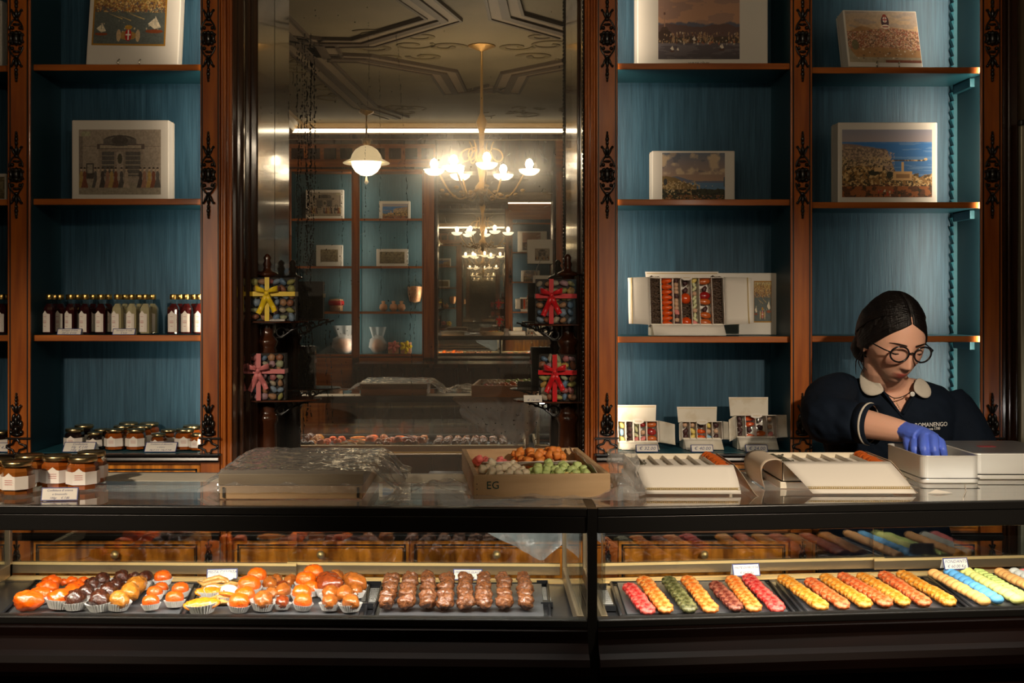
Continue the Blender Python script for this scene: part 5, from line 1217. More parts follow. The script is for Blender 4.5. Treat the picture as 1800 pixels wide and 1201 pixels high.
def gen_twigs(xc,yf,d,h,nm):
    random.seed(int(xc*1000)); pr=None
    for i in range(11):
        mb=MB(); a=random.uniform(-.8,.8); P=[]
        for k in range(5): P.append(((k-2)*.007*math.cos(a)+random.uniform(-.001,.001),(k-2)*.007*math.sin(a),.002*math.sin(k*1.7)))
        mb.tube(P,[.0022,.003,.0026,.003,.0018],6)
        if pr is None or i<3: o=mb.build('candied_stalk',twig,None); tag(o,'dark candied stalk '+nm,'sweet','candied stalks '+nm); pr=o
        else: o=dup(pr)
        o.location=(xc+random.uniform(-.006,.010),yf+.02+(d-.03)*i/11,CT+h-.010+random.uniform(0,.008)); o.rotation_euler=(random.uniform(-.3,.3),random.uniform(-.3,.3),random.uniform(-1.4,1.4))
def gen_slices(xc,yf,d,h,nm):
    random.seed(int(xc*900)); pr=None; n=11
    for i in range(n):
        if pr is None:
            mb=MB(); mb.ell((0,0,0),(.013,.0052,.0105),16,10,nz=.15,nf=3); pr=mb.build('candied_slice',slic,None); tag(pr,'brick orange candied slice '+nm,'sweet','candied slices '+nm); o=pr
        else: o=dup(pr)
        o.location=(xc+random.uniform(-.002,.002),yf+.012+(d-.024)*i/(n-1),CT+h-.008+.004*i/n); o.rotation_euler=(R(-28),random.uniform(-.3,.3),random.uniform(-.2,.2))
flapbox('open white compartment box with stalks and orange slices, nearest the open crate',.276,.456,1.975,2.136,.0475,.292,.462,1.940,[(0,'in the first white box',gen_twigs),(6,'in the first white box',gen_slices)],'r')
flapbox('open white compartment box standing between the first white box and the metal tin',.556,.756,2.012,2.145,.0485,.592,.778,1.945,[(0,'in the second white box',gen_twigs),(6,'in the second white box',gen_slices)],'lr',base=True)
# metal tins
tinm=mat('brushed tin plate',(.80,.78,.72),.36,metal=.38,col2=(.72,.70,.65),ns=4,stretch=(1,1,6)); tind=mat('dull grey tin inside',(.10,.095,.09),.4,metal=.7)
def rr(w,d,r,n=6):
    P=[]
    for cx,cy_,a in ((w-r,d-r,0),(-w+r,d-r,90),(-w+r,-d+r,180),(w-r,-d+r,270)):
        for i in range(n+1): t_=R(a+90*i/n); P.append((cx+r*math.cos(t_),cy_+r*math.sin(t_)))
    return P
def wallring(P,z0,z1,th,mb):
    Q=[(x*(1-th/abs(x)) if abs(x)>1e-6 else 0,y*(1-th/abs(y)) if abs(y)>1e-6 else 0) for x,y in P]; n=len(P); vs=[]
    for z in (z0,z1): vs+=[(x,y,z) for x,y in P]
    for z in (z0,z1): vs+=[(x,y,z) for x,y in Q]
    fs=[]
    for i in range(n):
        j=(i+1)%n; fs+=[(i,j,n+j,n+i),(2*n+j,2*n+i,3*n+i,3*n+j),(n+i,n+j,3*n+j,3*n+i)]
    mb.add(vs,fs)
def tin(label,x0,x1,yf,d,h,open_,rz=0):
    w=(x1-x0)/2; t=thing('metal_tin',label,'tin',((x0+x1)/2,yf+d/2,CT+.0005),rz=rz); P=rr(w,d/2,.014)
    mb=MB(); mb.prism(P,lambda a,b,z:Vector((a,b,z)),.0,.008); mb.build('bottom_tray',tinm,t,bevel=.001)
    P2=rr(w-.001,d/2-.001,.013); mb=MB()
    if open_:
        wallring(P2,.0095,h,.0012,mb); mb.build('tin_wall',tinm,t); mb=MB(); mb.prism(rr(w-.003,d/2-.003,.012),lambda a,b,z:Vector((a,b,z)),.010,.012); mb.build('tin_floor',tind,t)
        mb=MB(); mb.tube([(x,y,h) for x,y in P2],.001,6,closed=True); mb.build('rolled_rim',tinm,t)
    else:
        mb.prism(P2,lambda a,b,z:Vector((a,b,z)),.0095,h); mb.build('tin_wall',tinm,t,bevel=.0015)
        MB().prism(rr(w-.004,d/2-.004,.012),lambda a,b,z:Vector((a,b,z)),h,h+.0012).build('lid_top',mat('grey tin lid',(.30,.29,.30),.3,metal=.7),t)
        MB().prism(rr(.018,.010,.006),lambda a,b,z:Vector((a+.0-.02,b,z)),h+.0012,h+.0018).build('red_reflection',mat('painted red reflection',(.3,.04,.05),.4),t)  # red smear of a reflection, painted as a flat patch on the lid
    MB().bb(-w+.001,w-.001,-d/2+.001,d/2-.001,.008,.0095).build('seam',black,t)
    return t
tin('open rectangular metal tin the assistant is packing',.8385,.952,2.07,.185,.0515,True)
tin('closed metal tin with a plain grey lid at the right edge of the counter',.960,1.14,2.115,.20,.050,False)
t=thing('paper_scrap','small white folded paper scrap on the glass in front of the open tin','paper',tuple(onz(1650,868,CT)))
mb=MB(); mb.add([(-.02,0,.0008),(.0,-.008,.0008),(.026,.002,.001),(-.002,.008,.006)],[(0,1,2,3)]); mb.build('folded_sheet',whitep,t,solid=.0004)
t=thing('string','thin white curved string on the glass in front of the open tin','string',tuple(onz(1695,866,CT)))
MB().tube([Vector(onz(x,y,CT+.001))-Vector(t.location) for x,y in ((1693,880),(1693,874),(1696,868),(1698,862),(1697,856),(1696,852))],.0009,6).build('strand',whitep,t)
# ================================================================ sweets in the glass case
ZTR=ZF+.006
trayb=mat('black tray',(.018,.018,.02),.28,metal=.2); slate=mat('grey slate board',(.07,.07,.075),.35)
def tray(label,c4,board=True,name='display_tray'):
    """c4: pixel corners front-left, front-right, back-right, back-left on the tray plane"""
    P=[onz(x,y,ZTR-.004) for x,y in c4]; c=sum(P,Vector())/4; t=thing(name,label,'tray',(c.x,c.y,ZF-.0035))
    poly=[(p.x-c.x,p.y-c.y) for p in P]
    MB().prism(poly,lambda a,b,z:Vector((a,b,z)),0,.003).build('tray_base',trayb,t)
    mb=MB(); n=4
    for i in range(4):
        a=Vector((*poly[i],.003)); b=Vector((*poly[(i+1)%4],.003)); mb.tube([a+Vector((0,0,.003)),b+Vector((0,0,.003))],.0028,6)
    mb.build('tray_rim',trayb,t)
    if board:
        q=[(a*.93,b*.93) for a,b in poly]; MB().prism(q,lambda a,b,z:Vector((a,b,z)),.003,.0085).build('slate_board',slate,t,bevel=.001)
    return t
tray('black tray of candied apricots, plums and mandarins at the left of the case',((-8,1092),(322,1092),(352,1028),(62,1022)))
tray('black tray of candied oranges, figs and pears in the left middle of the case',((328,1092),(640,1092),(650,1026),(358,1026)))
tray('black tray of glazed chestnuts in the middle of the case',((652,1092),(968,1092),(962,1027),(672,1027)))
tray('black tray of coloured fruit jellies beside the corner post',((1092,1084),(1398,1080),(1352,1022),(1074,1025)))
tray('black tray of amber and orange fruit jellies in the right case',((1412,1080),(1690,1074),(1622,1017),(1364,1021)))
tray('black tray of pastel fondants at the right end of the case',((1708,1074),(1990,1066),(1850,1008),(1632,1013)))
# perforated black crates visible between trays
def pcrate(label,x,y,w,d):
    p=onz(x,y,ZF); t=thing('perforated_crate',label,'crate',(p.x,p.y,ZF-.004))
    mb=MB(); mb.bb(-w/2,w/2,-d/2,d/2,0,.002); mb.bb(-w/2,w/2,-d/2,-d/2+.002,0,.012); mb.bb(-w/2,w/2,d/2-.002,d/2,0,.012); mb.build('crate_base',trayb,t)
    mb=MB()
    for i in range(9): x_=-w/2+w*(i+.5)/9; mb.bb(x_-.0006,x_+.0006,-d*.2,d*.35,.002,.004)
    for i in range(8): y_=-d*.2+d*.55*i/7; mb.bb(-w/2,w/2,y_-.0006,y_+.0006,.002,.0042)
    mb.build('grid',mat('pale crate grid',(.45,.43,.4),.4),t)
pcrate('black perforated plastic crate between the candied fruit and the chestnuts',650,1048,.03,.16); pcrate('black perforated plastic crate right of the chestnuts',957,1046,.022,.16); pcrate('black perforated plastic crate beside the corner post',1062,1052,.026,.16)
def cupmesh(r,h=.013):
    mb=MB(); n=64; vs=[];fs=[]
    rings=((r*.62,0),(r*.70,.001),(r*.86,h*.5),(r*1.04,h),(r*1.02,h),(r*.84,h*.5),(r*.66,.0018))
    for q,(rad,z) in enumerate(rings):
        for i in range(n):
            a=2*PI*i/n; k=1+(.035 if i%2 else -.035)*(1 if q not in(0,) else 0); vs.append((rad*k*math.cos(a),rad*k*math.sin(a),z))
    for q in range(len(rings)-1):
        for i in range(n): a=q*n+i; b=q*n+(i+1)%n; fs.append((a,b,b+n,a+n))
    fs.append(tuple(range(n))[::-1]); mb.add(vs,fs,0,False); return mb
cupm=mat('white pleated paper',(.72,.68,.64),.6)
def glaze(n,c,c2,ns=2.5,r=.2,coat=.6,bump=.35): return mat(n,L(*c),r,coat=coat,col2=L(*c2),ns=ns,bump=min(1,bump*2),bs=5,sss=.06)
FM={'apricot':glaze('glazed apricot',(208,72,8),(228,98,14)),'plum':glaze('glazed dark plum',(45,20,12),(80,38,20),bump=.6),'fig':glaze('glazed amber fig',(150,88,22),(190,122,40),bump=.5),'mandarin':glaze('glazed mandarin',(214,82,6),(232,108,12),bump=.5),
 'small mandarin':glaze('glazed small mandarin',(192,74,12),(216,96,20)),'pear':glaze('glazed brown pear',(140,72,22),(175,98,36),bump=.4),'date':glaze('glazed red brown fig',(110,45,15),(145,62,22)),'slice':glaze('glazed orange slice',(205,105,10),(228,140,30),bump=.6),'peel':glaze('glazed ochre peel',(185,130,65),(215,165,90),bump=.8),
 'chestnut':glaze('glazed chestnut',(88,48,26),(140,86,50),ns=3,r=.25,coat=.5,bump=.5)}
def fmesh(kind,sd):
    mb=MB()
    if kind=='apricot': mb.ell((0,0,0),(1,.8,.68),28,18,nz2=.07,nz=.2,nf=1.7,seed=sd,fn=lambda d:1-.10*math.exp(-(d.y*6)**2)*(d.z>0))
    elif kind in('plum',): mb.ell((0,0,0),(.8,1.0,.8),28,18,nz2=.10,nz=.16,nf=2.6,seed=sd)
    elif kind in('fig','pear','date'): mb.ell((0,0,0),(.82,1.25,.8),28,18,nz2=.07,nz=.12,nf=2,seed=sd,fn=lambda d:1-.28*max(0,d.y))
    elif kind in('mandarin','small mandarin'):
        mb.ell((0,0,0),(1,1,.88),28,18,nz2=.035,nz=.07,nf=2.5,seed=sd,fn=lambda d:1-.12*math.exp(-((1-d.z)*9))); mb.ell((0,0,.80),(.09,.09,.05),8,4)
    elif kind=='slice':
        mb.ell((0,-.05,.62),(1.25,.62,.26),28,16,nz=.14,nz2=.06,seed=sd,rot=Matrix.Rotation(R(28),3,'X'),fn=lambda d:1-.25*max(0,d.y))
        mb.tube([(1.22*math.cos(a_),-.05-.60*math.sin(a_)*.9,.62-.34*math.sin(a_)) for a_ in [PI*(.02+.96*i/18) for i in range(19)]],[.06]+[.13]*17+[.06],8)
    elif kind=='peel':
        for k in range(5):
            random.seed(sd*9+k); P=[(random.uniform(-.9,.9)*q+.12*k-.3,random.uniform(-.5,.5),.1+.12*k+.15*math.sin(q*3)) for q in (-1,-.5,0,.5,1)]; P=[(-1+.5*i+random.uniform(-.2,.2),.5*math.sin(i+k*1.3)+.1*k-.2,.08+.13*k+.1*math.sin(i*2+k)) for i in range(5)]; mb.tube(P,[.1,.17,.18,.17,.1],7)
    elif kind=='chestnut':
        mb.ell((0,0,0),(1,.86,.78),28,18,nz2=.10,nz=.28,nf=2.1,seed=sd,fn=lambda d:1-.18*math.exp(-((d.x+.15*math.sin(d.z*5+sd))*7)**2))
    return mb
FP={}
def fruit(kind,x,yb,rx,label,cup=True,group=None,rz=None,zoff=0,seed=None,rot=None):
    """x,yb: pixel where it touches the tray; rx: half width in pixels"""
    p=onz(x,yb,ZTR+.0025); k=p.y/F; r=rx*k; 
    if kind in('fig','pear','date','plum'): rr_=r/.82
    elif kind=='slice': rr_=r/1.1
    else: rr_=r
    sd=seed if seed is not None else random.randrange(3)
    key=(kind,sd,cup)
    if key not in FP:
        o=fmesh(kind,sd+1).build('candied_'+('fruit' if kind not in('chestnut','slice','peel') else {'chestnut':'chestnut','slice':'orange_slice','peel':'peel'}[kind]),FM[kind],None)
        tag(o,None,'candied chestnut' if kind=='chestnut' else 'candied fruit')
        hz={'apricot':.68,'plum':.8,'fig':.8,'pear':.8,'date':.8,'mandarin':.88,'small mandarin':.88,'slice':.05,'peel':0,'chestnut':.78}[kind]
        o['hz']=hz
        if cup:
            c=cupmesh(1.10,.70).build('paper_cup',cupm,o); c.location=(0,0,-hz-.02)
        FP[key]=Proto(o)
    hz=FP[key].o['hz']
    o=FP[key].put((p.x,p.y,p.z+rr_*hz+zoff*k),rot or (random.uniform(-.12,.12),random.uniform(-.12,.12),random.uniform(-.4,.4) if rz is None else rz),rr_,label,group)
    return o
random.seed(101)
O=('frontmost','second','third','fourth','rearmost')
def pile(items):
    for it in items: fruit(*it[:5],**(it[5] if len(it)>5 else {}))
ap='orange candied apricot '
pile([('apricot',50,1074,26,ap+'largest and nearest the left edge of the case',dict(cup=False,rz=.2)),('apricot',70,1058,19,ap+'second in the leftmost row'),('apricot',84,1046,19,ap+'third in the leftmost row',dict(cup=False)),('apricot',91,1034,17,ap+'rearmost in the leftmost row',dict(cup=False)),
('apricot',108,1068,24,ap+'frontmost in the second row, in a paper cup'),('apricot',128,1053,19,ap+'second in the second row'),('apricot',138,1043,16,ap+'third in the second row',dict(cup=False)),('apricot',147,1032,13,ap+'rearmost in the second row'),('apricot',112,1030,9,ap+'small one behind the first two rows',dict(cup=False)),('apricot',126,1029,11,ap+'small one at the back between rows',dict(cup=False))])
pl_='dark candied plum '
pile([('plum',133,1070,17,pl_+'frontmost of the first plum row, in a cup'),('plum',152,1055,14,pl_+'second of the first plum row'),('plum',162,1043,14,pl_+'third of the first plum row'),('plum',180,1032,13,pl_+'rearmost of the first plum row'),
('plum',175,1072,18,pl_+'frontmost of the second plum row, glossy'),('plum',190,1056,16,pl_+'second of the second plum row'),('plum',206,1042,13,pl_+'third of the second plum row'),('plum',214,1030,14,pl_+'at the back of the second plum row'),('plum',236,1030,12,pl_+'at the back behind the amber figs'),('plum',256,1029,13,pl_+'at the back before the small mandarins')])
fg='amber candied fig '
pile([('fig',208,1071,17,fg+'frontmost of the amber row in a fluted cup',dict(rz=.7)),('fig',228,1057,17,fg+'second of the amber row',dict(cup=False,rz=.5)),('fig',240,1046,17,fg+'third of the amber row',dict(cup=False)),('fig',246,1037,13,fg+'rearmost of the amber row')])
sm='small orange candied mandarin '
pile([('small mandarin',265,1071,15,sm+'frontmost right of the amber figs, in a cup'),('small mandarin',272,1054,14,sm+'behind the first small mandarin'),('small mandarin',284,1044,12,sm+'in the middle of the small mandarins'),('small mandarin',286,1032,15,sm+'rearmost and highest of the small mandarins',dict(zoff=4)),
('small mandarin',307,1066,16,sm+'frontmost of the right pair, in a cup'),('small mandarin',317,1049,15,sm+'rear one of the right pair')])
pile([('slice',356,1076,27,'candied orange slice nearest the front, in a paper cup',dict(rz=.1)),('slice',402,1058,20,'candied orange slice behind the front slice',dict(rz=2.8)),('slice',368,1052,22,'candied orange slice in the middle of the slices',dict(rz=.3)),
('peel',376,1036,24,'heap of ochre candied peel strips below the price card',dict(cup=False)),('peel',404,1042,20,'second heap of candied peel strips, right of the first',dict(cup=False)),('peel',384,1062,17,'small heap of candied peel between the orange slices',dict(cup=False))])
for cx,cy_ in ((372,1051),(402,1050),(396,1026)):
    p=onz(cx,cy_,ZTR+.004); o=cupmesh(.015,.010).build('paper_cup',cupm,None); o.location=p+Vector((0,0,.006)); o.rotation_euler=(.3,.2,0); tag(o,{372:'empty white paper cup lying among the front orange slices',402:'empty white paper cup right of the candied slices',396:'empty white paper cup on the candied peel'}[cx],'paper cup')
mn='round orange candied mandarin '
pile([('mandarin',421,1074,18,mn+'frontmost of the first mandarin row, in a cup'),('mandarin',430,1062,18,mn+'second of the first mandarin row'),('mandarin',438,1049,20,mn+'third and largest of the first mandarin row',dict(zoff=3)),('mandarin',452,1036,17,mn+'rearmost and highest of the first row',dict(zoff=9)),
('mandarin',533,1071,16,mn+'frontmost of the second mandarin row, in a cup'),('mandarin',531,1060,17,mn+'second of the second mandarin row',dict(zoff=3)),('mandarin',547,1047,15,mn+'third of the second mandarin row'),('mandarin',538,1040,18,mn+'fourth of the second mandarin row',dict(zoff=5)),('mandarin',551,1032,18,mn+'rearmost and highest of the second row',dict(zoff=9))])
bf='brown candied fig '
pile([('pear',463,1071,17,bf+'frontmost between the mandarin rows, in a cup'),('pear',478,1055,12,bf+'second between the mandarin rows'),('pear',474,1041,14,bf+'third, left, between the mandarin rows'),('pear',486,1030,11,bf+'at the back between the mandarin rows'),
('date',496,1070,12,'small brown candied fruit in a cup beside the second mandarin row'),('pear',498,1052,14,bf+'behind the small cup'),('date',497,1040,10,'small dark candied fruit in the middle between mandarin rows'),('pear',512,1033,12,bf+'rear right between the mandarin rows')])
pr_='brown candied pear '
pile([('pear',580,1072,14,pr_+'frontmost right of the mandarins, in a cup',dict(rz=0)),('pear',582,1058,15,pr_+'second right of the mandarins'),('date',577,1047,19,'long red brown candied fig across the pear row',dict(rz=1.2)),('date',574,1040,18,'second long red brown candied fig across the row',dict(rz=1.2)),('pear',590,1030,15,pr_+'rearmost of the left pear row'),
('pear',616,1074,15,pr_+'frontmost of the right pear row, in a tilted cup',dict(rz=.5)),('pear',606,1058,15,pr_+'second of the right pear row'),('pear',626,1050,12,pr_+'at the right side of the right row'),('pear',622,1042,18,pr_+'fourth of the right pear row',dict(rz=.9)),('pear',616,1031,13,pr_+'rearmost of the right pear row')])
# glazed chestnuts: eight rows
nth=('first','second','third','fourth','fifth','sixth','seventh','eighth')
for i,(xf,xb) in enumerate(zip((680,715,750,783,817,849,885,922),(690,723,754,786,818,850,885,921))):
    for j,yb in enumerate((1072,1060,1049,1039,1031)):
        q=j/4; fruit('chestnut',xf+(xb-xf)*q+random.uniform(-2,2),yb+random.uniform(-1,1),16.5-q*2.2,'glazed chestnut, %s one in the %s chestnut row from the left'%(O[j] if j<4 else 'rearmost',nth[i]),cup=False,zoff=1+2*q,seed=random.randrange(4),rot=(random.uniform(-.5,.5),random.uniform(-.4,.4),random.uniform(0,6)))
# sugared jellies: overlapping discs in slanting rows
def jmat(n,c,c2):
    if n in MATS: return MATS[n]
    m=mat(n,tuple(.72*q for q in L(*c)),.38,col2=tuple(.72*q for q in L(*c2)),ns=160,p=(.40,.62),bump=.9,bs=220,sss=.12); return m
JM={'red':jmat('red jelly',(190,28,28),(235,110,95)),'orange':jmat('orange jelly',(215,95,14),(240,165,85)),'green':jmat('dark green jelly',(62,60,22),(125,120,75)),'garnet':jmat('garnet jelly',(95,28,18),(165,95,70)),'ochre':jmat('ochre jelly',(212,120,14),(238,172,80)),'coral':jmat('coral jelly',(205,78,22),(232,140,85))}
PM={'peach':mat('peach fondant',L(236,172,100),.6,bump=.3,bs=150),'blue':mat('blue fondant',L(95,165,215),.6,bump=.3,bs=150),'lemon':mat('lemon fondant',L(232,225,130),.6,bump=.3,bs=150),'lime':mat('lime fondant',L(200,215,120),.6,bump=.3,bs=150),'white':mat('white fondant',L(215,215,205),.6,bump=.3,bs=150),'pink':mat('pink fondant',L(240,130,125),.6,bump=.3,bs=150)}
JP={}
def jrow(col,p0,p1,n,label,group,r=.0152,kind='jelly'):
    """p0 back pixel, p1 front pixel"""
    a=onz(*p0,ZTR+.004); b=onz(*p1,ZTR+.004); d=(b-a); ang=math.atan2(d.y,d.x)
    key=(kind,col)
    if key not in JP:
        mb=MB()
        if kind=='jelly':
            n_=28; vs=[]; pr=((0,.0045),(.7,.0045),(.93,.0030),(1,.0),(.95,-.0035),(.8,-.0045),(0,-.0045))
            for q,z in pr:
                for i in range(n_):
                    t_=2*PI*i/n_; k=1+.07*math.cos(9*t_)*(q>.6); vs.append((q*r*k*math.cos(t_),q*r*k*math.sin(t_),z))
            fs=[]
            for q in range(len(pr)-1):
                for i in range(n_): A=q*n_+i; B=q*n_+(i+1)%n_; fs.append((A,A+n_,B+n_,B))
            mb.add(vs,fs,0,True); o=mb.build('fruit_jelly',JM[col],None); o['category']='fruit jelly'
        elif kind=='cube':
            o=MB().box((0,0,0),(.021,.013,.010),taper=.85).build('fondant',PM[col],None,bevel=.0025,seg=3); o['category']='fondant'
        else:
            o=MB().ell((0,0,0),(.0128,.0125,.0095),18,12,fn=lambda d:1-.06*max(0,d.z)).build('fondant',PM[col],None); o['category']='fondant'
        JP[key]=Proto(o)
    for i in range(n):
        q=i/(n-1); p=a.lerp(b,q)
        if kind=='jelly': rot=Euler((0,R(-34),ang+PI)).to_matrix(); rot=(Matrix.Rotation(ang,3,'Z')@Matrix.Rotation(R(24+random.uniform(-4,4)),3,'Y')@Matrix.Rotation(random.uniform(0,.7),3,'Z')).to_euler(); z=.0085
        else: rot=(random.uniform(-.1,.1),random.uniform(-.1,.1),ang+PI/2+random.uniform(-.15,.15)); z=.008
        JP[key].put((p.x+random.uniform(-.0012,.0012),p.y,ZTR+.003+z),rot,random.uniform(.95,1.05),label,group)
def jl(col,s,tr): return ('%s sugared fruit jelly in the %s of the %s tray'%(col,s,tr),'%s jellies, %s, %s tray'%(col,s,tr))
for col,cn,a,b,n in (('red','short red row at the left',(1108,1041),(1137,1078),7),('orange','orange row next to the short red row',(1134,1029),(1168,1075),8),('green','dark green row',(1176,1029),(1211,1074),8),('orange','orange row right of the green row',(1211,1028),(1247,1075),8),('garnet','garnet row',(1259,1038),(1293,1072),7),('orange','orange row right of the garnet row',(1288,1028),(1324,1073),9),('red','long red row',(1317,1025),(1364,1073),9)):
    jrow(col,a,b,n,'%s sugared fruit jelly, %s beside the corner post'%(col,cn),'%s jellies, %s'%(col,cn))
for i,(col,a,b,n) in enumerate((('ochre',(1381,1026),(1441,1070),10),('coral',(1427,1032),(1480,1068),9),('ochre',(1454,1024),(1519,1066),10),('coral',(1485,1022),(1555,1064),10),('ochre',(1519,1022),(1586,1063),10),('coral',(1557,1020),(1622,1063),10),('ochre',(1590,1019),(1666,1062),11))):
    jrow(col,a,b,n,'%s sugared fruit jelly in the %s row of the amber jelly tray'%(col,nth[i]),'%s jellies, %s row of the amber tray'%(col,nth[i]))
for i,(col,kd,a,b,n) in enumerate((('peach','ball',(1642,1014),(1730,1063),11),('blue','ball',(1670,1012),(1753,1060),10),('lemon','ball',(1698,1011),(1787,1060),11),('lime','cube',(1722,1011),(1812,1062),13),('peach','ball',(1758,1012),(1850,1058),12),('white','ball',(1784,1012),(1880,1056),10),('pink','ball',(1802,1014),(1905,1056),9))):
    jrow(col,a,b,n,'%s fondant sweet in the %s row of the fondant tray'%(col,nth[i]),'%s fondants, %s row'%(col,nth[i]),kind=kd)
ZK=ZTR+.012
def ccard(label,cx,cy_,w,h,lines,Y,rz): card(label,cx,cy_,w,h,Y,lines,z=EZ-(cy_+h/2-VY)*Y/F,rz=rz,lean=R(20))
ccard('blue edged price card behind the candied orange slices',390,1010,53,17,['MISTA CANDITA','€ 60.00 Kg'],2.165,R(6))
ccard('blue edged price card behind the glazed chestnuts',822,1011,51,18,['I MARRONS GLACÉS','€ 70.00 Kg'],2.165,R(-2))
ccard('blue edged price card behind the coloured jellies',1313,1003,49,20,['PASTE DI FRUTTA','€ 60.00 Kg'],2.15,R(7))
ccard('blue edged price card behind the pastel fondants',1682,992,46,19,['FONDANTS','€ 60.00 Kg'],2.18,R(8))
# ================================================================ the shop assistant
skinm=vcol('skin',rough=.5,coat=0,sss=.12,spec=.35,bump=.12,bs=300)
cloth=mat('navy knit cotton',(.0035,.0075,.016),.85,spec=.2,col2=(.005,.010,.021),ns=30,bump=.3,bs=400); whitec=mat('white cotton',(.58,.52,.44),.8,bump=.2,bs=300)
hairm=mat('near black hair',(.004,.003,.003),.42,col2=(.010,.007,.006),ns=9,stretch=(9,1,3),bump=.8,bs=30,bstretch=(12,1,2),spec=.35)
glovem=mat('blue nitrile glove',L(88,115,222),.42,bump=.5,bs=60,sss=.08); trous=mat('dark trousers',(.012,.012,.015),.8); shoem=mat('black shoe',(.01,.01,.01),.4); lipm=None
pe=thing('person','woman in a navy polo shirt, round glasses and blue glove, packing the metal tin','person',(.955,2.56,0))
def remeshed(mb,vox,smooth=4,fac=.5):
    o=mb.build('tmp',whitec); r=o.modifiers.new('r','REMESH'); r.mode='VOXEL'; r.voxel_size=vox; r.use_smooth_shade=True
    s=o.modifiers.new('s','SMOOTH'); s.iterations=smooth; s.factor=fac
    dg=bpy.context.evaluated_depsgraph_get(); me=o.evaluated_get(dg).to_mesh(); vs=[v.co.copy() for v in me.vertices]; fs=[tuple(p.vertices) for p in me.polygons]
    o.evaluated_get(dg).to_mesh_clear(); bpy.data.objects.remove(o); return vs,fs
def rings(mb,R_,n=36,ex=2.3):
    """stack of super-ellipse rings (cx,cy,z,rx,ry)"""
    vs=[];fs=[];k=len(R_)
    for cx,cy_,z,rx,ry in R_:
        for i in range(n):
            a=2*PI*i/n; c,s=math.cos(a),math.sin(a); q=(abs(c)**ex+abs(s)**ex)**(-1/ex); vs.append((cx+rx*c*q,cy_+ry*s*q,z))
    for j in range(k-1):
        for i in range(n): a=j*n+i;b=j*n+(i+1)%n; fs.append((a,b,b+n,a+n))
    fs.append(tuple(range(n))[::-1]); fs.append(tuple((k-1)*n+i for i in range(n))); mb.add(vs,fs)
def chain(P,r,sub=5):
    """Catmull-Rom through joints -> points and radii"""
    P=[Vector(p) for p in P]; o=[];q=[]
    for i in range(len(P)-1):
        p0=P[max(0,i-1)];p1=P[i];p2=P[i+1];p3=P[min(len(P)-1,i+2)]
        for k in range(sub):
            t=k/sub; o.append(.5*((2*p1)+(p2-p0)*t+(2*p0-5*p1+4*p2-p3)*t*t+(3*p1-p0-3*p2+p3)*t**3)); q.append(r[i]*(1-t)+r[i+1]*t)
    o.append(P[-1]); q.append(r[-1]); return o,q
# --- head frame
HS=.87; yaw,pitch,roll=R(8),R(19),R(1.5)
HR=(Matrix.Rotation(yaw,3,'Z')@Matrix.Rotation(roll,3,'Y')@Matrix.Rotation(pitch,3,'X'))
HO=Vector((.924,2.437,1.262))
def hw_(p): return HO+HR@(Vector(p)*HS)
def g(x,z,cx,cz,sx,sz): return math.exp(-((x-cx)/sx)**2-((z-cz)/sz)**2)
def headpt(d):
    x,y,z=d.x*.069,d.y*.088,d.z*.112
    t=max(0,-d.z)
    if y<0: y=-.088*(abs(d.y)**.86)
    x*=1-.42*t**1.8; 
    if y>0: y*=1-.45*t**1.3
    if y<0: y*=1-.10*t**2
    if d.z>.2: x*=1+.06*(d.z-.2)
    f=0; fr=max(0,-d.y)**.6
    if y<0:
        ax=abs(x)
        nz=max(0,min(1,(.006-z)/.046)); w=.0060+.0055*nz
        below=1/(1+math.exp((-.047-z)/.0014))
        f+= (.003+.0185*nz**1.3)*math.exp(-(x/w)**2)*below*(1/(1+math.exp((z-.012)/.006)))
        f+=.0055*g(ax,z,.0115,-.041,.005,.006)                       # nostril wings
        f+=.0030*g(ax,z,.030,.020,.018,.006)                       # brow
        f-=.0090*g(ax,z,.030,.002,.015,.011)-.0035*g(ax,z,.030,-.002,.011,.0065)
        f+=.0040*g(ax,z,.040,-.026,.016,.014)
        f+=.0060*g(x,z,0,-.070,.022,.016)
        f+=.0034*math.exp(-((ax-.005)/.012)**2-((z+.0655)/.0032)**2)+.0042*g(x,z,0,-.0745,.0135,.0040)-.0030*g(x,z,0,-.0700,.019,.0013)
        f-=.0020*g(x,z,0,-.057,.004,.006)
        f-=.0030*g(x,z,0,-.084,.016,.004)+0; f+=.0075*g(x,z,0,-.100,.017,.012)
        f-=.004*g(ax,z,.045,-.062,.012,.020)
    return Vector((x,y-f*fr*1.08,z))
mb=MB(); n,m=120,90; vs=[];fs=[]
for j in range(m+1):
    t=PI*j/m
    for i in range(n):
        a=2*PI*i/n; vs.append(hw_(headpt(Vector((math.sin(t)*math.cos(a),math.sin(t)*math.sin(a),-math.cos(t))))))
for j in range(m):
    for i in range(n): a=j*n+i;b=j*n+(i+1)%n; fs.append((a,b,b+n,a+n))
mb.add(vs,fs)
for s in (-1,1): # ears
    mb.ell(hw_((s*.071,.012,-.010)),(.007*HS,.016*HS,.028*HS),14,10,rot=HR@Matrix.Rotation(R(14*s),3,'Z')@Matrix.Rotation(R(-12),3,'X'),fn=lambda d:1)
nb=Vector((.948,2.535,1.150)); P,q=chain([hw_((0,.030,-.035)),hw_((0,.020,-.080)),(nb+hw_((0,.02,-.08)))/2+Vector((0,.004,0)),nb,nb+Vector((0,.01,-.05))],[.050,.046,.045,.050,.06]); mb.tube(P,q,20)
TOR=[(.955,2.575,.66,.12,.09),(.955,2.575,.76,.145,.10),(.955,2.57,.88,.115,.085),(.955,2.56,.96,.125,.090),(.957,2.552,1.04,.140,.098),(.960,2.55,1.09,.142,.090),(.962,2.55,1.125,.135,.075),(.960,2.548,1.150,.105,.060),(.953,2.543,1.170,.055,.045)]
rings(mb,TOR)
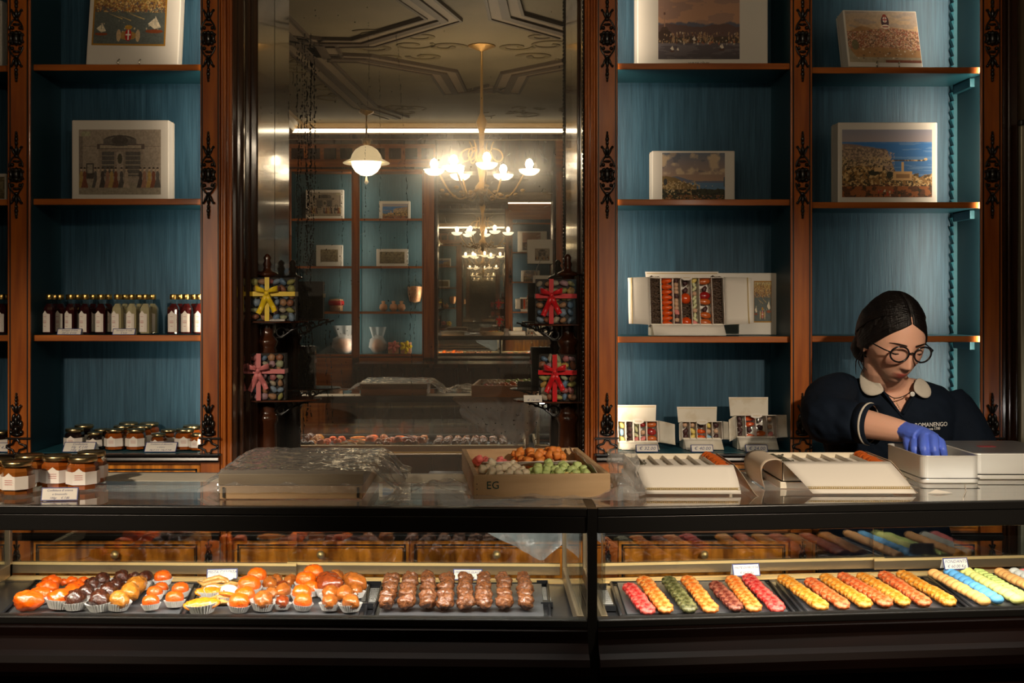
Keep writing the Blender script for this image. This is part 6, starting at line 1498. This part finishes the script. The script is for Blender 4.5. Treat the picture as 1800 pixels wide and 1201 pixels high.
ARM1=[(.838,2.555,1.135),(.790,2.48,1.120),(.757,2.375,1.094),(.800,2.318,1.090),(.872,2.238,1.079)]
ARM2=[(1.085,2.555,1.115),(1.118,2.52,1.05),(1.140,2.48,.965),(1.09,2.42,.975),(1.03,2.355,.985)]
for A in (ARM1,ARM2):
    P,q=chain(A,[.048,.044,.038,.034,.022]); mb.tube(P,q,16)
for s in (-1,1):
    P,q=chain([(.955+s*.07,2.575,.72),(.955+s*.075,2.57,.45),(.955+s*.08,2.575,.08)],[.075,.055,.036]); mb.tube(P,q,14)
vs,fs=remeshed(mb,.0030,3,.4)
inv=HR.transposed()
base=L(226,172,146); 
def skincol(v):
    p=inv@(v-HO)/HS; c=Vector(base)
    if (p.length<.16):
        x,z=p.x,p.z; ax=abs(x)
        if p.y<-.03:
            k=max(g(x,z,0,-.0655,.019,.0045),g(x,z,0,-.0745,.016,.0050)); k=min(1,k*1.5)*(1 if ax<.023 else 0); c=c.lerp(Vector(L(165,78,70)),k)
            c=c.lerp(Vector(L(196,115,95)),.45*g(ax,z,.040,-.035,.018,.014)); c=c.lerp(Vector(L(90,45,38)),.7*g(x,z,0,-.0700,.020,.0012))
            c=c.lerp(Vector(L(150,100,80)),.35*g(ax,z,.030,.004,.015,.006)); c=c.lerp(Vector(L(60,25,20)),.8*g(ax,z,.0075,-.0485,.003,.0018))
    return tuple(c)
mb=MB(); mb.add(vs,fs,0,True,skincol); body=mb.build('body',skinm,pe,world=True,vc=True)
# eyes, lashes and brows
eyew=mat('eye white',(.5,.45,.42),.3); iris=mat('dark brown iris',(.02,.01,.006),.2)
def surf(x,z,off=0):
    """front surface of the head at local x,z"""
    best=None
    for yy in range(60):
        pass
    lo=None
    dz=max(-.98,min(.98,z/.112)); c=math.sqrt(1-dz*dz); t=max(0,-dz); kx=.069*(1-.42*t**1.8)*(1+(.06*(dz-.2) if dz>.2 else 0)); dx=max(-c*.98,min(c*.98,x/kx)); dy=-math.sqrt(max(0,c*c-dx*dx)); p=headpt(Vector((dx,dy,dz))); return Vector((p.x,p.y-off,p.z))
for s in (-1,1):
    e=MB(); c=surf(s*.030,-.003,-.0075); e.ell(hw_(c),.0098*HS,16,12); eo=e.build('eye',eyew,pe,world=True)
    MB().ell(hw_(c+Vector((0,-.0062,-.0052))),(.0046*HS,.0036*HS,.0046*HS),12,8,rot=HR).build('iris',iris,eo,world=True)
    mb=MB()
    def lid(u,v,s=s,c=c):
        a=-1.35+2.7*u; b=1.5-1.85*v; r=.0108*HS; d=Vector((math.sin(a)*math.cos(b*.9),-math.cos(a)*math.cos(b),math.sin(b))); return HO+HR@(c*HS+d*r)
    mb.grid(lid,18,12,col=base); mb.build('eyelid',skinm,pe,world=True,vc=True,solid=.0008)
    mb=MB(); P=[lid(i/12,1)+HR@Vector((0,-.0012,-.0004)) for i in range(13)]; mb.tube(P,[.0004]+[.0011]*11+[.0006],6)
    mb.build('eyelash',hairm,pe,world=True)
    mb=MB(); P=[];rr_=[]
    for i in range(12):
        u=i/11; x=s*(.012+.036*u); z=.0165+.0055*math.sin(u*PI*.75)-.003*u; P.append(hw_(surf(x,z,.0012))); rr_.append(.0033*(1-.65*u)*(.75 if i==0 else 1))
    mb.tube(P,rr_,8,flat=.6); mb.build('eyebrow',hairm,pe,world=True)
# hair: parted in the middle, drawn back into a low tail
mb=MB(); n,m=110,80; vs=[];fs=[];keep=[]
def hp(d): return Vector((d.x*.0800,d.y*.1000+.016,d.z*.1160+.006+(.0)))
for j in range(m+1):
    t=PI*j/m
    for i in range(n):
        a=2*PI*i/n; d=Vector((math.sin(t)*math.cos(a),math.sin(t)*math.sin(a),-math.cos(t))); p=hp(d)
        if p.z<-.03: p.x*=1-.55*min(1,(-.03-p.z)/.09); 
        part=math.exp(-(p.x/.006)**2)*(p.z>.05); p-=d*.004*part; p+=d*.0018*math.sin(math.atan2(p.x,p.z+.02)*3+math.atan2(d.y,abs(d.x)+.001)*26)
        vs.append(p)
for j in range(m):
    for i in range(n):
        a=j*n+i;b=j*n+(i+1)%n; c=(vs[a]+vs[b+n])/2; ax=abs(c.x)
        hl=.084-11*c.x**2 if ax<.058 else -1
        face=c.y<-.022+max(0,(c.z-.0))*.0 and c.z<hl-.0
        side=c.y<.004 and c.z<.030-(ax-.058)*0 and ax>=.0
        side2=c.z<-.055 and c.y<.03
        if (c.y<-.02 and ax<.064 and c.z<.060-15*c.x**2) or (c.y<-.015 and c.z<.046) or (c.y<.012 and c.z<-.02) or side2: continue
        fs.append((a,b,b+n,a+n))
mb.add([hw_(v) for v in vs],fs,0,True)
random.seed(8)
for s in (-1,1):
    for k in range(46): # combed strands from the parting down past the temple to the nape
        q=k/45; st=Vector((s*.003,-.070+.12*q,.098+.022*math.sin(q*PI*.8))); en=Vector((s*.022,.105,-.045+.05*q)); P=[]
        for i in range(15):
            t=i/14; th=t*PI*.5
            lat=.0825*math.sin(min(1,t*1.25)*PI*.5)*(1-.45*max(0,t-.72)/.28)
            y=st.y*(1-t)**1.2+(.102)*t**1.7+(-.012)*math.sin(PI*t)*(1-q); z=st.z*(math.cos(th))+(-.040+.06*q)*math.sin(th)**1.2+.022*math.sin(PI*t)
            e=Vector((s*lat,y,z)); d=Vector((e.x/.0815,(e.y-.016)/.1015,(e.z-.006)/.1175)); L_=d.length
            if L_>1e-6: e=Vector((d.x/L_*.0815,d.y/L_*.1015+.016,d.z/L_*.1175+.006))
            P.append(hw_(e+Vector((0,0,random.uniform(-.0006,.0006)))))
        mb.tube(P,[.0016]+[.0028]*13+[.0015],6)
    for k in range(64):
        o_=-.25+k/30.; P=[]
        for (x,y,z) in ((.003,-.080+.012*o_,.083+.012*o_),(.026,-.074+.014*o_,.068+.012*o_),(.050,-.052+.014*o_,.040+.012*o_),(.068,-.022+.014*o_,.006+.010*o_),(.078,.010+.01*o_,-.022+.008*o_),(.066,.055,-.040)):
            e=Vector((s*x,y,z)); d=Vector((e.x/.0795,(e.y-.014)/.0985,(e.z-.004)/.1150)); L_=d.length; e2=Vector((d.x/L_*.0795,d.y/L_*.0985+.014,d.z/L_*.1150+.004)); P.append(hw_(e2.lerp(e,.25)+Vector((random.uniform(-.0008,.0008),0,random.uniform(-.001,.001)))))
        P,q_=chain(P,[.0016,.0034,.0036,.0034,.003,.0016],4); mb.tube(P,q_,6)
    for k in range(4):
        x0=s*random.uniform(.060,.074); P=[hw_((x0,-.01+.01*k*.5,.0)),hw_((x0+s*.004,.005,-.03)),hw_((x0+s*random.uniform(-.01,.012),.01,-.065)),hw_((x0+s*random.uniform(-.025,.012),.0,-.085-random.uniform(0,.02)))]
        P,q_=chain(P,[.002,.0018,.0014,.0005]); mb.tube(P,q_,5)
mb.ell(hw_((.01,.108,-.045)),(.028,.024,.032),16,12,nz=.1)
for s in (-1,1): mb.ell(hw_((s*.040,.062,-.045)),(.030,.034,.034),16,12,rot=HR,nz=.08)
mb.build('hair',hairm,pe,world=True)
# glasses: round dark frames
fm=mat('glossy black frame',(.006,.006,.007),.15,coat=.6); lensm=clear('spectacle lens',(.94,.94,.96),.0,1.0,ior=1.5)
mb=MB(); lens=MB(); GY=-.0965
for s in (-1,1):
    P=[hw_((s*.0310+.0235*math.cos(2*PI*i/32)*(1+.0*s),GY+.0045*abs(math.cos(2*PI*i/32))*(1 if math.cos(2*PI*i/32)*s>0 else 0),-.002+.0205*math.sin(2*PI*i/32)-.0)) for i in range(32)]
    mb.tube(P,.0024*HS,8,closed=True); c=sum(P,Vector())/32; lens.add([c]+P,[(0,i+1,(i+1)%32+1) for i in range(32)])
    mb.tube([hw_((s*.0545,GY+.006,.002)),hw_((s*.066,GY+.018,.004)),hw_((s*.0735,-.03,.002)),hw_((s*.0765,.012,-.001)),hw_((s*.074,.03,-.014))],.0016,6)
mb.tube([hw_((-.0085,GY,.000)),hw_((0,GY-.0035,.0035)),hw_((.0085,GY,.000))],.0018,8)
gl=mb.build('glasses',fm,pe,world=True); lens.build('lens',lensm,gl,world=True)
# shirt
mb=MB(); rings(mb,[(cx,cy_,z,rx+.012,ry+.012) for cx,cy_,z,rx,ry in TOR[1:-1]]+[(.953,2.543,1.166,.074,.058)])
SL=[(.850,2.553,1.128),(.800,2.49,1.118),(.757,2.378,1.092),(.785,2.335,1.091),(.806,2.311,1.090)]
P,q=chain(SL,[.056,.059,.056,.047,.043]); mb.tube(P,q,20)
P,q=chain(ARM2[:4],[.054,.056,.052,.044]); mb.tube(P,q,20)
vs,fs=remeshed(mb,.0045,8,.5)
def px(p): return (VX+p.x*F/p.y, VY-(p.z-EZ)*F/p.y)
def inpoly(x,y,P):
    c=False
    for i in range(len(P)):
        a,b=P[i],P[i-1]
        if (a[1]>y)!=(b[1]>y) and x<(b[0]-a[0])*(y-a[1])/(b[1]-a[1])+a[0]: c=not c
    return c
Vp=[(1546,600),(1548,676),(1560,696),(1583,728),(1590,722),(1608,692),(1612,600)]
sc_=Vector((.806,2.311,1.090)); sd=(Vector(SL[4])-Vector(SL[3])).normalized()
nv=[]
for v in vs:
    fold=.0045*noise.noise(Vector((v.x*22,v.y*22,v.z*9)))+.003*noise.noise(Vector((v.x*50+v.z*30,v.y*40,v.z*50)))
    dv=(v-Vector((.955,2.55,v.z))); nv.append(v+(dv.normalized() if dv.length>1e-5 else dv)*fold)
f2=[f for f in fs if not (inpoly(*px(sum((vs[i] for i in f),Vector())/len(f)),Vp) and vs[f[0]].y<2.53) and not any(((vs[i]-sc_).dot(sd)>.038 and (vs[i]-sc_).length<.06) for i in f)]
mb=MB(); mb.add(nv,f2,0,True); sh=mb.build('polo_shirt',cloth,pe,world=True,solid=.002)
# placket edges
def W3(L3): return [V(x,y,Y) for x,y,Y in L3]
P,q=chain(W3([(1549,684,2.462),(1562,700,2.455),(1584,730,2.449),(1612,755,2.446),(1630,790,2.446)]),[.004,.006,.006,.005,.004]); mbp=MB(); mbp.tube(P,q,10,flat=.5)
P,q=chain(W3([(1608,690,2.462),(1598,706,2.455),(1586,728,2.448)]),[.004,.006,.006]); mbp.tube(P,q,10,flat=.5); mbp.build('placket',cloth,sh,world=True)
mb=MB()
def flap(pts):
    c=Vector((0,0,0)); P=W3(pts); c=sum(P,Vector())/len(P)+Vector((0,-.0025,0)); nP=len(P); B=[p+Vector((0,.003,0)) for p in P]
    M_=[(p+c)/2+Vector((0,-.0012,0)) for p in P]
    mb.add([c]+M_+P+B,[(0,1+i,1+(i+1)%nP) for i in range(nP)]+[(1+i,1+nP+i,1+nP+(i+1)%nP,1+(i+1)%nP) for i in range(nP)]+[(1+nP+i,1+2*nP+i,1+2*nP+(i+1)%nP,1+nP+(i+1)%nP) for i in range(nP)],0,True)
flap([(1537,646,2.475),(1524,642,2.50),(1515,650,2.505),(1511,665,2.495),(1513,682,2.480),(1520,693,2.467),(1531,697,2.458),(1544,695,2.452),(1556,689,2.448),(1552,680,2.450),(1545,670,2.455),(1540,657,2.462)])
mb.build('collar',whitec,sh,world=True,sub=1); mb=MB()
flap([(1612,666,2.470),(1620,664,2.48),(1630,672,2.480),(1638,684,2.472),(1638,695,2.462),(1632,701,2.455),(1622,700,2.450),(1614,694,2.448),(1608,689,2.448),(1606,680,2.452),(1609,672,2.460)])
mb.build('collar',whitec,sh,world=True,sub=1)
# white edging of the sleeve
T=sd; u_=T.cross(Vector((0,0,1))).normalized(); v_=T.cross(u_)
mb=MB(); cc=Vector((.8045,2.3125,1.0895))+T*.022
P=[cc+(u_*math.cos(2*PI*i/36)+v_*math.sin(2*PI*i/36))*.0435 for i in range(36)]; mb.tube(P,.0028,8,closed=True)
mb.build('sleeve_edging',whitec,sh,world=True)
mb=MB(); P=[cc+T*.012+(u_*math.cos(2*PI*i/36)+v_*math.sin(2*PI*i/36))*.0428 for i in range(36)]; Q=[p-T*.03 for p in P]; mb.add(P+Q,[(i,(i+1)%36,(i+1)%36+36,i+36) for i in range(36)],0,True); mb.build('sleeve_band',cloth,sh,world=True,solid=.003)
bt=MB(); bp=V(1604,693,2.443); bt.lathe([(0,-.0015),(.005,-.0015),(.0058,0),(.005,.0012),(.003,.0008),(0,.0008)],bp,16,rot=Matrix.Rotation(R(90),3,'X')); bt.build('button',mat('pearl button',(.7,.68,.64),.25),sh,world=True)
mb=MB(); P,q=chain(W3([(1555,690,2.462),(1572,700,2.452),(1590,696,2.448),(1602,688,2.452)]),[.0012]*4); mb.tube(P,q,6); nk=mb.build('necklace',fm,pe,world=True)
mb=MB()
for i in range(6): mb.ell(V(1572+2.0*i,702+3.4*i,2.452),(.0014,.0012,.0018),6,5)
mb.build('chain_pendant',gold,nk,world=True)
thr=mat('white embroidery',(.85,.83,.8),.7)
lp=V(1637,747,2.442)-Vector(pe.location); text('ROMANENGO',.0138,thr,sh,lp,rot=(PI/2,0,R(18)),name='embroidered_lettering',ext=.0003)
lp=V(1638,754,2.441)-Vector(pe.location); text('Genova 1780',.0085,thr,sh,lp,rot=(PI/2,0,R(18)),name='embroidered_lettering',ext=.0003)
# gloved hands
def hand(wrist,pal,kn,tips,thumb,name='glove'):
    mb=MB(); P,q=chain([wrist+(wrist-pal)*.35,wrist,(wrist+pal)/2,pal],[.0255,.0235,.026,.026],6); mb.tube(P,q,16,flat=.75)
    w=len(kn)
    for i in range(w-1): P,q=chain([(wrist+pal)/2,(pal*.5+(kn[i]+kn[i+1])*.25),(kn[i]+kn[i+1])/2],[.020,.0165,.012]); mb.tube(P,q,12)
    for k,(a,mid,t) in enumerate(zip(kn,tips[0],tips[1])):
        P,q=chain([pal.lerp(a,.4),a,mid,t],[.0115,.0108,.0095,.0078] if k<3 else [.0105,.0095,.0083,.0070],5); mb.tube(P,q,12); mb.ell(P[-1],q[-1],10,8)
    P,q=chain(thumb,[.014,.0125,.0108,.0088]); mb.tube(P,q,12); mb.ell(P[-1],q[-1],10,8)
    vs,fs=remeshed(mb,.0016,4,.45); nv=[v+Vector((1,1,1)).normalized()*.0011*noise.noise(v*130) for v in vs]
    o=MB(); o.add(nv,fs,0,True); g_=o.build(name,glovem,pe,world=True); return g_
wr=Vector(V(1593,758,2.235)); pl=Vector(V(1622,768,2.195))
kn=[V(1609,777,2.190),V(1624,772,2.172),V(1640,771,2.165),V(1652,777,2.168)]
md=[V(1608,789,2.172),V(1624,789,2.150),V(1642,789,2.143),V(1657,791,2.150)]
tp=[V(1611,803,2.170),V(1628,806,2.150),V(1646,806,2.145),V(1660,803,2.155)]
hand(wr,pl,kn,(md,tp),[V(1600,765,2.215),V(1598,779,2.205),V(1601,791,2.190),V(1606,801,2.178)])
off=Vector((1.03,2.355,.985))
kn2=[off+Vector((-.035+.0*i,-.035+.018*i*.0,.018-.014*i)) for i in range(4)]; md2=[k+Vector((-.018,-.012,.004)) for k in kn2]; tp2=[k+Vector((-.030,-.024,.0)) for k in kn2]
# second hand lies low behind the closed tin
wr2=off; pl2=off+Vector((-.03,-.012,-.004))
kn2=[off+Vector((-.052,-.018,-.012+.0095*i)) for i in range(4)]; md2=[k+Vector((-.018,-.004,-.008)) for k in kn2]; tp2=[k+Vector((-.032,-.004,-.018)) for k in kn2]
hand(wr2,pl2,kn2,(md2,tp2),[off+Vector((-.015,-.01,.012)),off+Vector((-.03,-.02,.022)),off+Vector((-.045,-.022,.020)),off+Vector((-.058,-.022,.012))])
# trousers and shoes
mb=MB(); rings(mb,[(.955,2.575,.66,.135,.10),(.955,2.575,.74,.155,.108),(.955,2.57,.84,.135,.095)])
for s in (-1,1):
    P,q=chain([(.955+s*.07,2.575,.72),(.955+s*.075,2.57,.45),(.955+s*.08,2.575,.07)],[.085,.065,.05]); mb.tube(P,q,16)
mb.build('trousers',trous,pe,world=True)
for s in (-1,1): MB().ell((.955+s*.082,2.54,.035),(.042,.11,.036),14,8).build('shoe',shoem,pe,world=True)
